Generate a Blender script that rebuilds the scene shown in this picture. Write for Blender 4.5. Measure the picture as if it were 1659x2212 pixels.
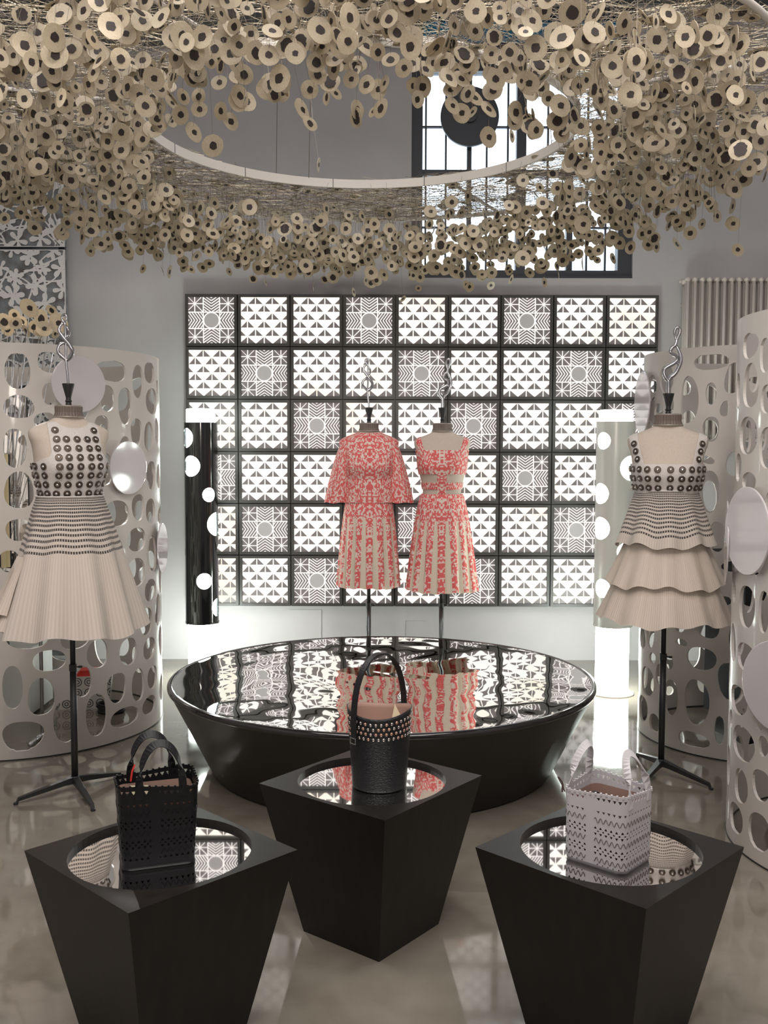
import bpy, math, random
import numpy as np
from mathutils import Matrix, Vector, Euler

PI = math.pi
sc = bpy.context.scene
for o in list(bpy.data.objects):
    bpy.data.objects.remove(o)
C = sc.collection

# ------------------------------------------------------------------ camera
EYE, F_PX, PITCH, ROLL = 1.6, 2154.1, 0.0624, 0.0027
cam_d = bpy.data.cameras.new('camera')
cam_d.sensor_fit = 'HORIZONTAL'
cam_d.sensor_width = 36.0
cam_d.lens = F_PX / 1659 * 36
cam_d.clip_start = 0.05
cam = bpy.data.objects.new('camera', cam_d)
C.objects.link(cam)
cam.matrix_world = Matrix.Translation((0, 0, EYE)) @ Matrix.Rotation(PI / 2 - PITCH, 4, 'X') @ Matrix.Rotation(ROLL, 4, 'Z')
sc.camera = cam

# ------------------------------------------------------------------ world, lights, exposure
sc.view_settings.view_transform = 'Standard'
sc.view_settings.look = 'None'
sc.view_settings.gamma = 1
sc.view_settings.use_curve_mapping = False
sc.view_settings.exposure = 0.0
world = bpy.data.worlds.new('world')
sc.world = world
world.use_nodes = True
bg = world.node_tree.nodes['Background']
bg.inputs['Color'].default_value = (0.80, 0.90, 1.0, 1)
bg.inputs['Strength'].default_value = 4.0
try:
    sc.cycles.use_denoising = True
    sc.cycles.max_bounces = 7
    sc.cycles.diffuse_bounces = 3
    sc.cycles.glossy_bounces = 5
    sc.cycles.transparent_max_bounces = 10
    sc.cycles.sample_clamp_indirect = 6.0
    sc.cycles.caustics_reflective = False
    sc.cycles.caustics_refractive = False
except Exception:
    pass


def area_light(name, loc, rot, size, power, color):
    d = bpy.data.lights.new(name, 'AREA')
    d.shape = 'RECTANGLE'
    d.size, d.size_y = size
    d.energy = power
    d.color = color
    o = bpy.data.objects.new(name, d)
    o.location = loc
    o.rotation_euler = rot
    C.objects.link(o)
    return o


def spot_light(name, loc, target, power, color, angle=60, radius=0.05, blend=0.5):
    d = bpy.data.lights.new(name, 'SPOT')
    d.energy = power
    d.color = color
    d.spot_size = math.radians(angle)
    d.spot_blend = blend
    d.shadow_soft_size = radius
    o = bpy.data.objects.new(name, d)
    o.location = loc
    v = Vector(target) - Vector(loc)
    o.rotation_euler = v.to_track_quat('-Z', 'Y').to_euler()
    C.objects.link(o)
    return o


# shop ceiling lighting: rows of diffuse ceiling fittings over the sales floor, plus track spots
area_light('ceiling_light_front', (0.0, 0.2, 4.9), (0, 0, 0), (4.5, 2.2), 150, (1.0, 0.955, 0.915))
area_light('ceiling_light_mid', (0.0, 2.6, 4.9), (0, 0, 0), (4.5, 1.2), 150, (1.0, 0.95, 0.93))
spot_light('track_spot_left_dress', (-0.9, 1.6, 3.9), (-1.45, 4.56, 1.2), 55, (1.0, 0.90, 0.80), 34, 0.05)
spot_light('track_spot_right_dress', (0.9, 1.9, 3.9), (1.41, 4.92, 1.2), 55, (1.0, 0.92, 0.86), 34, 0.05)
spot_light('track_spot_centre', (0.1, 2.2, 2.75), (0.1, 6.45, 1.2), 90, (1.0, 0.95, 0.92), 34, 0.05)
spot_light('track_spot_chandelier', (0.0, -1.2, 2.2), (-0.1, 4.6, 2.9), 200, (1.0, 0.91, 0.80), 60, 0.3)
spot_light('track_spot_behind_screen', (-2.75, 6.95, 3.15), (-1.35, 3.4, 0), 380, (1.0, 0.97, 0.94), 42, 0.02)

# ------------------------------------------------------------------ materials


def nt(name):
    m = bpy.data.materials.new(name)
    m.use_nodes = True
    return m, m.node_tree.nodes, m.node_tree.links, m.node_tree.nodes['Principled BSDF']


def M(name, col, rough=0.5, metal=0.0, spec=None, coat=0.0, emit=None, estr=0.0, noise=None, bump=None, trans=0.0):
    m, N, L, b = nt(name)
    b.inputs['Base Color'].default_value = (*col, 1)
    b.inputs['Roughness'].default_value = rough
    b.inputs['Metallic'].default_value = metal
    if spec is not None:
        b.inputs['Specular IOR Level'].default_value = spec
    if coat:
        b.inputs['Coat Weight'].default_value = coat
        b.inputs['Coat Roughness'].default_value = 0.06
    if emit:
        b.inputs['Emission Color'].default_value = (*emit, 1)
        b.inputs['Emission Strength'].default_value = estr
    if noise:                                  # (scale, second colour, stretch)
        sca, c2, st = noise
        tc = N.new('ShaderNodeTexCoord')
        mp = N.new('ShaderNodeMapping')
        mp.inputs['Scale'].default_value = st
        nz = N.new('ShaderNodeTexNoise')
        nz.inputs['Scale'].default_value = sca
        nz.inputs['Detail'].default_value = 5
        cr = N.new('ShaderNodeValToRGB')
        cr.color_ramp.elements[0].position = 0.3
        cr.color_ramp.elements[1].position = 0.7
        cr.color_ramp.elements[0].color = (*col, 1)
        cr.color_ramp.elements[1].color = (*c2, 1)
        L.new(tc.outputs['Object'], mp.inputs['Vector'])
        L.new(mp.outputs['Vector'], nz.inputs['Vector'])
        L.new(nz.outputs['Fac'], cr.inputs['Fac'])
        L.new(cr.outputs['Color'], b.inputs['Base Color'])
        if bump:
            bp = N.new('ShaderNodeBump')
            bp.inputs['Strength'].default_value = bump
            bp.inputs['Distance'].default_value = 0.004
            L.new(nz.outputs['Fac'], bp.inputs['Height'])
            L.new(bp.outputs['Normal'], b.inputs['Normal'])
    if trans:
        t = N.new('ShaderNodeBsdfTranslucent')
        t.inputs['Color'].default_value = (*col, 1)
        mx = N.new('ShaderNodeMixShader')
        mx.inputs[0].default_value = trans
        L.new(b.outputs[0], mx.inputs[1])
        L.new(t.outputs[0], mx.inputs[2])
        L.new(mx.outputs[0], N['Material Output'].inputs['Surface'])
        if noise:
            L.new(cr.outputs['Color'], t.inputs['Color'])
    return m


def emitter(name, col, strength, noise=None):
    m, N, L, b = nt(name)
    N.remove(b)
    e = N.new('ShaderNodeEmission')
    e.inputs['Color'].default_value = (*col, 1)
    e.inputs['Strength'].default_value = strength
    L.new(e.outputs[0], N['Material Output'].inputs['Surface'])
    if noise:
        sca, c2 = noise
        tc = N.new('ShaderNodeTexCoord')
        nz = N.new('ShaderNodeTexNoise')
        nz.inputs['Scale'].default_value = sca
        cr = N.new('ShaderNodeValToRGB')
        cr.color_ramp.elements[0].position = 0.42
        cr.color_ramp.elements[1].position = 0.68
        cr.color_ramp.elements[0].color = (*col, 1)
        cr.color_ramp.elements[1].color = (*c2, 1)
        ge = N.new('ShaderNodeNewGeometry')
        L.new(ge.outputs['Position'], nz.inputs['Vector'])
        L.new(nz.outputs['Fac'], cr.inputs['Fac'])
        L.new(cr.outputs['Color'], e.inputs['Color'])
    return m


def math_node(N, L, op, a, b=None, c=None):
    n = N.new('ShaderNodeMath')
    n.operation = op
    for i, v in enumerate((a, b, c)):
        if v is None:
            continue
        if isinstance(v, (int, float)):
            n.inputs[i].default_value = v
        else:
            L.new(v, n.inputs[i])
    return n.outputs[0]


def mix_col(N, L, fac, a, b):
    n = N.new('ShaderNodeMix')
    n.data_type = 'RGBA'
    if isinstance(fac, (int, float)):
        n.inputs[0].default_value = fac
    else:
        L.new(fac, n.inputs[0])
    for s, v in ((6, a), (7, b)):
        if isinstance(v, tuple):
            n.inputs[s].default_value = (*v, 1)
        else:
            L.new(v, n.inputs[s])
    return n.outputs[2]


def floor_material():
    m, N, L, b = nt('polished_concrete')
    ge = N.new('ShaderNodeNewGeometry')
    n1 = N.new('ShaderNodeTexNoise')
    n1.inputs['Scale'].default_value = 1.6
    n1.inputs['Detail'].default_value = 8
    n1.inputs['Distortion'].default_value = 0.8
    n2 = N.new('ShaderNodeTexNoise')
    n2.inputs['Scale'].default_value = 9
    n2.inputs['Detail'].default_value = 8
    L.new(ge.outputs['Position'], n1.inputs['Vector'])
    L.new(ge.outputs['Position'], n2.inputs['Vector'])
    cr = N.new('ShaderNodeValToRGB')
    cr.color_ramp.elements[0].position = 0.3
    cr.color_ramp.elements[1].position = 0.72
    cr.color_ramp.elements[0].color = (0.155, 0.13, 0.10, 1)
    cr.color_ramp.elements[1].color = (0.29, 0.26, 0.215, 1)
    f = math_node(N, L, 'ADD', math_node(N, L, 'MULTIPLY', n1.outputs['Fac'], 0.7), math_node(N, L, 'MULTIPLY', n2.outputs['Fac'], 0.3))
    L.new(f, cr.inputs['Fac'])
    L.new(cr.outputs['Color'], b.inputs['Base Color'])
    rr = math_node(N, L, 'ADD', math_node(N, L, 'MULTIPLY', n2.outputs['Fac'], 0.10), 0.02)
    L.new(rr, b.inputs['Roughness'])
    b.inputs['Specular IOR Level'].default_value = 0.75
    b.inputs['Coat Weight'].default_value = 0.5
    b.inputs['Coat Roughness'].default_value = 0.05
    return m


MAT = {}
MAT['floor'] = floor_material()
MAT['wall'] = M('grey_plaster', (0.45, 0.435, 0.445), 0.8, noise=(3.0, (0.49, 0.475, 0.485), (1, 1, 1)), bump=0.05)
MAT['wall_white'] = M('pale_plaster', (0.62, 0.60, 0.58), 0.8)
MAT['ceiling'] = M('ceiling_paint', (0.50, 0.48, 0.46), 0.85)
MAT['beam'] = M('steel_beam_paint', (0.10, 0.11, 0.11), 0.6)
MAT['black_metal'] = M('black_powder_coat', (0.022, 0.022, 0.024), 0.42)
MAT['box_frame'] = M('black_box_frame', (0.045, 0.042, 0.041), 0.4)
MAT['glow'] = emitter('backlit_white_film', (1.0, 0.975, 0.94), 1.22, (1.9, (1.0, 0.90, 0.74)))
MAT['glow_line'] = emitter('backlit_line', (1.0, 0.96, 0.92), 1.1)
MAT['dark_film'] = M('dark_backlit_film', (0.10, 0.088, 0.088), 0.4, emit=(0.9, 0.78, 0.77), estr=0.105)
MAT['grey_film'] = M('grey_backlit_film', (0.2, 0.19, 0.19), 0.4, emit=(1.0, 0.95, 0.93), estr=0.24)
MAT['window_frame'] = M('dark_window_steel', (0.035, 0.038, 0.05), 0.5)
MAT['screen'] = M('screen_lacquer', (0.60, 0.55, 0.51), 0.38, noise=(2.0, (0.64, 0.60, 0.56), (1, 1, 1)), coat=0.25)
MAT['screen_disc'] = M('pearl_lacquer', (0.62, 0.575, 0.60), 0.35, coat=1.0)
MAT['mirror'] = M('mirror', (0.90, 0.88, 0.86), 0.02, metal=1.0)
MAT['table_mirror'] = M('rippled_mirror', (0.80, 0.79, 0.77), 0.015, metal=1.0)
MAT['ebony'] = M('dark_stained_wood', (0.008, 0.0065, 0.006), 0.42, spec=0.3, noise=(14, (0.014, 0.011, 0.0095), (3, 3, 0.25)))
MAT['table_side'] = M('charcoal_lacquer', (0.012, 0.0115, 0.011), 0.36, noise=(5, (0.017, 0.016, 0.015), (1, 1, 0.3)))
MAT['table_rim'] = M('black_gloss_rim', (0.015, 0.014, 0.015), 0.08, coat=0.6)
MAT['lamp_glow'] = emitter('lamp_tube_light', (0.91, 1.0, 0.92), 34.0)
MAT['lamp_black'] = M('black_gloss_tube', (0.010, 0.011, 0.012), 0.10, coat=0.6)
MAT['lamp_silver'] = M('silver_tube', (0.78, 0.80, 0.76), 0.3, metal=0.1, trans=0.014)
MAT['linen'] = M('form_linen', (0.66, 0.57, 0.49), 0.85, noise=(160, (0.60, 0.51, 0.43), (1, 1, 1)), bump=0.2)
MAT['chrome'] = M('polished_aluminium', (0.62, 0.63, 0.66), 0.14, metal=1.0)
MAT['finial_metal'] = M('cast_aluminium', (0.46, 0.46, 0.49), 0.24, metal=1.0)
MAT['collar'] = M('ribbed_brown_band', (0.17, 0.13, 0.11), 0.55)
MAT['collar_trim'] = M('beaded_trim', (0.40, 0.35, 0.31), 0.4, metal=0.4)
MAT['pole_grey'] = M('brushed_steel_pole', (0.12, 0.125, 0.13), 0.3, metal=0.8)
MAT['white_metal'] = M('white_painted_metal', (0.72, 0.67, 0.61), 0.45)
MAT['parchment'] = M('parchment_disc', (0.60, 0.50, 0.35), 0.45, noise=(9, (0.74, 0.66, 0.52), (1, 1, 1)), trans=0.30)
MAT['disc_dark'] = M('burnt_disc_centre', (0.030, 0.022, 0.020), 0.6)
MAT['wire'] = M('net_wire', (0.20, 0.17, 0.14), 0.45, metal=0.5)
MAT['gold_wire'] = M('pale_gold_wire', (0.66, 0.57, 0.42), 0.4, metal=0.5)
MAT['radiator'] = M('cream_radiator_enamel', (0.58, 0.53, 0.49), 0.4)
MAT['flower'] = M('white_cut_relief', (0.66, 0.64, 0.63), 0.5)
MAT['flower_back'] = M('dark_tinted_backing', (0.13, 0.115, 0.11), 0.25, metal=0.5, noise=(14, (0.30, 0.34, 0.36), (1, 1, 1)))
MAT['knit'] = M('cream_knit', (0.78, 0.73, 0.70), 0.9, noise=(220, (0.64, 0.59, 0.56), (1, 1, 1)), bump=0.5)
MAT['bronze'] = M('bronze_concho', (0.13, 0.10, 0.08), 0.35, metal=0.6)
MAT['pewter'] = M('pewter_dome', (0.62, 0.58, 0.55), 0.25, metal=0.8)
MAT['black_leather'] = M('black_leather', (0.006, 0.006, 0.0075), 0.42, spec=0.35)
MAT['black_snake'] = M('black_textured_leather', (0.006, 0.006, 0.0075), 0.36, spec=0.4, noise=(150, (0.013, 0.013, 0.015), (1, 1, 1.6)), bump=0.7)
MAT['white_leather'] = M('white_leather', (0.64, 0.61, 0.63), 0.5)
MAT['tan_lining'] = M('pinkish_tan_lining', (0.40, 0.25, 0.20), 0.7)
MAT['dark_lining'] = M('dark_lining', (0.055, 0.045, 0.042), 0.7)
MAT['card'] = M('cream_card', (0.72, 0.62, 0.42), 0.7)
MAT['red_tag'] = M('red_tag', (0.55, 0.03, 0.02), 0.5)
MAT['string'] = M('brown_cord', (0.10, 0.06, 0.05), 0.8)
MAT['stud'] = M('silver_stud', (0.55, 0.50, 0.48), 0.2, metal=1.0)
MAT['stud_pink'] = M('copper_stud', (0.62, 0.36, 0.27), 0.3, metal=0.7)
MAT['white_plinth'] = M('white_plinth_paint', (0.62, 0.63, 0.61), 0.5)
MAT['cable'] = M('black_cable', (0.012, 0.012, 0.014), 0.4)
MAT['scallop_shadow'] = M('scallop_shadow', (0.17, 0.14, 0.14), 0.7)  # shade under the scalloped leather edges, put in as a grey-brown colour
MAT['black_cloth'] = M('black_cloth', (0.02, 0.02, 0.026), 0.85)


def glass_material():
    m, N, L, b = nt('window_glass')
    N.remove(b)
    t = N.new('ShaderNodeBsdfTransparent')
    t.inputs['Color'].default_value = (0.96, 0.985, 1, 1)
    g = N.new('ShaderNodeBsdfGlossy')
    g.inputs['Roughness'].default_value = 0.02
    mx = N.new('ShaderNodeMixShader')
    mx.inputs[0].default_value = 0.05
    L.new(t.outputs[0], mx.inputs[1])
    L.new(g.outputs[0], mx.inputs[2])
    L.new(mx.outputs[0], N['Material Output'].inputs['Surface'])
    return m


MAT['glass'] = glass_material()


def teal_glass_material():
    m, N, L, b = nt('blue_tinted_glass')
    N.remove(b)
    t = N.new('ShaderNodeBsdfTransparent')
    t.inputs['Color'].default_value = (0.05, 0.12, 0.15, 1)
    L.new(t.outputs[0], N['Material Output'].inputs['Surface'])
    return m


MAT['teal_glass'] = teal_glass_material()


def dotted_knit(name, v_end, rows, cols):
    """cream pleated knit with rows of black stitched dots down to v_end (uv.v runs 0 at the waist to 1 at the hem)"""
    m, N, L, b = nt(name)
    uv = N.new('ShaderNodeUVMap')
    sp = N.new('ShaderNodeSeparateXYZ')
    L.new(uv.outputs[0], sp.inputs[0])
    u, v = sp.outputs[0], sp.outputs[1]
    # rows get further apart towards the hem
    vv = math_node(N, L, 'POWER', math_node(N, L, 'DIVIDE', v, v_end), 0.58)
    rv = math_node(N, L, 'MULTIPLY', vv, float(rows))
    fr = math_node(N, L, 'FRACT', rv)
    dv = math_node(N, L, 'ABSOLUTE', math_node(N, L, 'SUBTRACT', fr, 0.5))
    fu = math_node(N, L, 'FRACT', math_node(N, L, 'MULTIPLY', u, float(cols)))
    du = math_node(N, L, 'ABSOLUTE', math_node(N, L, 'SUBTRACT', fu, 0.5))
    a = math_node(N, L, 'LESS_THAN', dv, math_node(N, L, 'MULTIPLY_ADD', vv, -0.15, 0.36))
    c = math_node(N, L, 'LESS_THAN', du, math_node(N, L, 'MULTIPLY_ADD', vv, -0.08, 0.42))
    lim = math_node(N, L, 'LESS_THAN', v, v_end)
    k = math_node(N, L, 'MULTIPLY', math_node(N, L, 'MULTIPLY', a, c), lim)
    rib = math_node(N, L, 'MULTIPLY', math_node(N, L, 'ABSOLUTE', math_node(N, L, 'SUBTRACT', fu, 0.5)), 1.0)
    base = mix_col(N, L, rib, (0.68, 0.60, 0.54), (0.50, 0.43, 0.37))
    col = mix_col(N, L, math_node(N, L, 'MULTIPLY', k, 0.93), base, (0.018, 0.017, 0.022))
    L.new(col, b.inputs['Base Color'])
    b.inputs['Roughness'].default_value = 0.9
    bp = N.new('ShaderNodeBump')
    bp.inputs['Strength'].default_value = 0.5
    bp.inputs['Distance'].default_value = 0.003
    L.new(math_node(N, L, 'SUBTRACT', 1.0, rib), bp.inputs['Height'])
    L.new(bp.outputs['Normal'], b.inputs['Normal'])
    return m


def pleat_knit(name, cols):
    m, N, L, b = nt(name)
    uv = N.new('ShaderNodeUVMap')
    sp = N.new('ShaderNodeSeparateXYZ')
    L.new(uv.outputs[0], sp.inputs[0])
    fu = math_node(N, L, 'FRACT', math_node(N, L, 'MULTIPLY', sp.outputs[0], float(cols)))
    rib = math_node(N, L, 'ABSOLUTE', math_node(N, L, 'SUBTRACT', fu, 0.5))
    nz = N.new('ShaderNodeTexNoise')
    nz.noise_dimensions = '1D'
    nz.inputs['Scale'].default_value = cols * 0.35
    L.new(sp.outputs[0], nz.inputs['W'])
    f = math_node(N, L, 'ADD', math_node(N, L, 'MULTIPLY', rib, 0.7), math_node(N, L, 'MULTIPLY', nz.outputs['Fac'], 0.55))
    col = mix_col(N, L, f, (0.80, 0.70, 0.62), (0.50, 0.41, 0.34))
    L.new(col, b.inputs['Base Color'])
    b.inputs['Roughness'].default_value = 0.95
    bp = N.new('ShaderNodeBump')
    bp.inputs['Strength'].default_value = 0.5
    bp.inputs['Distance'].default_value = 0.003
    L.new(math_node(N, L, 'SUBTRACT', 1.0, rib), bp.inputs['Height'])
    L.new(bp.outputs['Normal'], b.inputs['Normal'])
    return m


def coral_lace(name, su, sv, pleats=0, symmetric=True, seed=0.0):
    """coral and off-white blocky jacquard lace; uv in metres across (u, 0 at centre front) and down (v)"""
    m, N, L, b = nt(name)
    uv = N.new('ShaderNodeUVMap')
    sp = N.new('ShaderNodeSeparateXYZ')
    L.new(uv.outputs[0], sp.inputs[0])
    u, v = sp.outputs[0], sp.outputs[1]
    au = math_node(N, L, 'ABSOLUTE', u) if symmetric else u
    qu = math_node(N, L, 'DIVIDE', math_node(N, L, 'FLOOR', math_node(N, L, 'MULTIPLY', au, su)), su)
    qv = math_node(N, L, 'DIVIDE', math_node(N, L, 'FLOOR', math_node(N, L, 'MULTIPLY', v, sv)), sv)
    cb = N.new('ShaderNodeCombineXYZ')
    L.new(qu, cb.inputs[0])
    L.new(qv, cb.inputs[1])
    cb.inputs[2].default_value = seed
    n1 = N.new('ShaderNodeTexNoise')
    n1.inputs['Scale'].default_value = 62
    n1.inputs['Detail'].default_value = 2.5
    n1.inputs['Roughness'].default_value = 0.72
    mp = N.new('ShaderNodeMapping')
    mp.inputs['Scale'].default_value = (1.2, 0.75, 1)
    L.new(cb.outputs[0], mp.inputs['Vector'])
    L.new(mp.outputs[0], n1.inputs['Vector'])
    white = math_node(N, L, 'GREATER_THAN', n1.outputs['Fac'], 0.515)
    # knitted chain columns: fine vertical rib lines and small eyelets
    fu = math_node(N, L, 'FRACT', math_node(N, L, 'MULTIPLY', au, su))
    fv = math_node(N, L, 'FRACT', math_node(N, L, 'MULTIPLY', v, sv))
    du = math_node(N, L, 'ABSOLUTE', math_node(N, L, 'SUBTRACT', fu, 0.5))
    dv = math_node(N, L, 'ABSOLUTE', math_node(N, L, 'SUBTRACT', fv, 0.5))
    eye = math_node(N, L, 'MULTIPLY', math_node(N, L, 'LESS_THAN', du, 0.17), math_node(N, L, 'LESS_THAN', dv, 0.22))
    red = mix_col(N, L, eye, (0.74, 0.10, 0.10), (0.80, 0.36, 0.33))
    wht = mix_col(N, L, eye, (0.82, 0.72, 0.64), (0.62, 0.34, 0.29))
    col = mix_col(N, L, white, red, wht)
    if pleats:
        # uv2.x holds the pleat phase: valleys show the cream under-pleat
        at = N.new('ShaderNodeAttribute')
        at.attribute_name = 'pleat'
        ph = at.outputs['Fac']
        noisy = math_node(N, L, 'MULTIPLY_ADD', n1.outputs['Fac'], 0.25, -0.12)
        val = math_node(N, L, 'LESS_THAN', math_node(N, L, 'ADD', ph, noisy), 0.0)
        hole = math_node(N, L, 'MULTIPLY', eye, 0.55)
        cream = mix_col(N, L, hole, (0.76, 0.67, 0.54), (0.50, 0.42, 0.32))
        col = mix_col(N, L, val, col, cream)
    L.new(col, b.inputs['Base Color'])
    b.inputs['Roughness'].default_value = 0.8
    bp = N.new('ShaderNodeBump')
    bp.inputs['Strength'].default_value = 0.4
    bp.inputs['Distance'].default_value = 0.002
    L.new(math_node(N, L, 'SUBTRACT', 1.0, du), bp.inputs['Height'])
    L.new(bp.outputs['Normal'], b.inputs['Normal'])
    return m


def stripe_material():
    m, N, L, b = nt('black_cream_stripe')
    tc = N.new('ShaderNodeTexCoord')
    sp = N.new('ShaderNodeSeparateXYZ')
    L.new(tc.outputs['Object'], sp.inputs[0])
    f = math_node(N, L, 'FRACT', math_node(N, L, 'MULTIPLY', sp.outputs[0], 12.0))
    k = math_node(N, L, 'GREATER_THAN', f, 0.55)
    col = mix_col(N, L, k, (0.02, 0.02, 0.03), (0.68, 0.58, 0.36))
    L.new(col, b.inputs['Base Color'])
    b.inputs['Roughness'].default_value = 0.8
    return m


MAT['stripe'] = stripe_material()


def ring_print_material():
    m, N, L, b = nt('ring_print_canvas')
    tc = N.new('ShaderNodeTexCoord')
    sp = N.new('ShaderNodeSeparateXYZ')
    L.new(tc.outputs['Object'], sp.inputs[0])
    s = 15.0
    fx = math_node(N, L, 'SUBTRACT', math_node(N, L, 'FRACT', math_node(N, L, 'MULTIPLY', sp.outputs[0], s)), 0.5)
    fz = math_node(N, L, 'SUBTRACT', math_node(N, L, 'FRACT', math_node(N, L, 'MULTIPLY', sp.outputs[2], s)), 0.5)
    r = math_node(N, L, 'SQRT', math_node(N, L, 'ADD', math_node(N, L, 'MULTIPLY', fx, fx), math_node(N, L, 'MULTIPLY', fz, fz)))
    w = math_node(N, L, 'FRACT', math_node(N, L, 'MULTIPLY', r, 5.0))
    k = math_node(N, L, 'MULTIPLY', math_node(N, L, 'GREATER_THAN', w, 0.55), math_node(N, L, 'LESS_THAN', r, 0.42))
    L.new(mix_col(N, L, k, (0.50, 0.48, 0.44), (0.05, 0.05, 0.05)), b.inputs['Base Color'])
    return m


MAT['rings'] = ring_print_material()

# ------------------------------------------------------------------ mesh helpers


def mk(name, V, F, mat=None, parent=None, smooth=False, uv=None, attr=None, fmat=None, loc=None, smooth_faces=None):
    me = bpy.data.meshes.new(name)
    me.from_pydata([tuple(map(float, v)) for v in V], [], [tuple(map(int, f)) for f in F])
    for m in (mat if isinstance(mat, (list, tuple)) else [mat]):
        if m:
            me.materials.append(MAT[m] if isinstance(m, str) else m)
    if smooth:
        me.polygons.foreach_set('use_smooth', [True] * len(me.polygons))
    if smooth_faces is not None:
        fl = [False] * len(me.polygons)
        fl[:smooth_faces] = [True] * smooth_faces
        me.polygons.foreach_set('use_smooth', fl)
    if fmat is not None:
        me.polygons.foreach_set('material_index', fmat)
    if uv is not None:
        ul = me.uv_layers.new(name='UVMap')
        li = np.empty(len(me.loops), dtype=np.int32)
        me.loops.foreach_get('vertex_index', li)
        ul.data.foreach_set('uv', np.asarray(uv, dtype=np.float32)[li].ravel())
    if attr is not None:
        a = me.attributes.new('pleat', 'FLOAT', 'POINT')
        a.data.foreach_set('value', np.asarray(attr, dtype=np.float32))
    me.update()
    o = bpy.data.objects.new(name, me)
    C.objects.link(o)
    if parent:
        o.parent = parent
    if loc is not None:
        o.location = loc
    return o


def inst(src, parent=None, loc=None, rot=None, scale=None, name=None):
    o = src.copy()
    if name:
        o.name = name
    C.objects.link(o)
    o.parent = parent
    if loc is not None:
        o.location = loc
    if rot is not None:
        o.rotation_euler = rot
    if scale is not None:
        o.scale = scale if hasattr(scale, '__len__') else (scale,) * 3
    return o


def tag(o, label=None, cat=None, group=None, kind=None):
    if label:
        o['label'] = label
    if cat:
        o['category'] = cat
    if group:
        o['group'] = group
    if kind:
        o['kind'] = kind
    return o


def thing(name, label, cat, loc=(0, 0, 0), rz=0.0, group=None):
    o = bpy.data.objects.new(name, None)
    o.empty_display_size = 0.1
    C.objects.link(o)
    o.location = loc
    o.rotation_euler = (0, 0, rz)
    return tag(o, label, cat, group)


class MB:
    def __init__(self):
        self.V, self.F, self.m = [], [], []

    def add(self, V, F, mi=0):
        n = len(self.V)
        self.V.extend([tuple(v) for v in V])
        self.F.extend([tuple(i + n for i in f) for f in F])
        self.m.extend([mi] * len(F))
        return self

    def box(self, x0, x1, y0, y1, z0, z1, mi=0):
        V = [(x, y, z) for x in (x0, x1) for y in (y0, y1) for z in (z0, z1)]
        return self.add(V, [(0, 1, 3, 2), (4, 6, 7, 5), (0, 4, 5, 1), (2, 3, 7, 6), (0, 2, 6, 4), (1, 5, 7, 3)], mi)

    def tube(self, pts, rad, n=8, caps=True, mi=0):
        V, F = tube_geo(pts, rad, n, caps)
        return self.add(V, F, mi)

    def lathe(self, prof, n=32, c=(0, 0, 0), mi=0):
        V, F = lathe_geo(prof, n)
        return self.add([(x + c[0], y + c[1], z + c[2]) for x, y, z in V], F, mi)

    def prism(self, poly, y0, y1, mi=0):
        """polygon in x,z extruded along y"""
        n = len(poly)
        V = [(x, y0, z) for x, z in poly] + [(x, y1, z) for x, z in poly]
        F = [tuple(range(n)), tuple(range(2 * n - 1, n - 1, -1))] + [(i, (i + 1) % n, n + (i + 1) % n, n + i) for i in range(n)]
        return self.add(V, F, mi)

    def build(self, name, mat, parent=None, smooth=False, loc=None):
        return mk(name, self.V, self.F, mat, parent, smooth, fmat=self.m if isinstance(mat, (list, tuple)) else None, loc=loc)


def tube_geo(pts, rad, n=8, caps=True):
    P = [Vector(p) for p in pts]
    k = len(P)
    R = [rad] * k if isinstance(rad, (int, float)) else list(rad)
    V, F = [], []
    prev = None
    for i in range(k):
        t = (P[min(i + 1, k - 1)] - P[max(i - 1, 0)])
        t = t.normalized() if t.length > 1e-9 else Vector((0, 0, 1))
        if prev is None:
            a = Vector((0, 1, 0)) if abs(t.y) < 0.9 else Vector((1, 0, 0))
            prev = (a - t * a.dot(t)).normalized()
        else:
            q = prev - t * prev.dot(t)
            prev = q.normalized() if q.length > 1e-6 else prev
        b = t.cross(prev)
        for j in range(n):
            a = 2 * PI * j / n
            V.append(tuple(P[i] + (prev * math.cos(a) + b * math.sin(a)) * R[i]))
    for i in range(k - 1):
        for j in range(n):
            j2 = (j + 1) % n
            F.append((i * n + j, i * n + j2, (i + 1) * n + j2, (i + 1) * n + j))
    if caps:
        F.append(tuple(range(n - 1, -1, -1)))
        F.append(tuple(range((k - 1) * n, k * n)))
    return V, F


def lathe_geo(prof, n=32):
    V, F = [], []
    for r, z in prof:
        for j in range(n):
            a = 2 * PI * j / n
            V.append((r * math.cos(a), r * math.sin(a), z))
    for i in range(len(prof) - 1):
        for j in range(n):
            j2 = (j + 1) % n
            F.append((i * n + j, i * n + j2, (i + 1) * n + j2, (i + 1) * n + j))
    if prof[0][0] > 1e-6:
        F.append(tuple(range(n - 1, -1, -1)))
    if prof[-1][0] > 1e-6:
        k = len(prof) - 1
        F.append(tuple(range(k * n, (k + 1) * n)))
    return V, F


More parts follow.
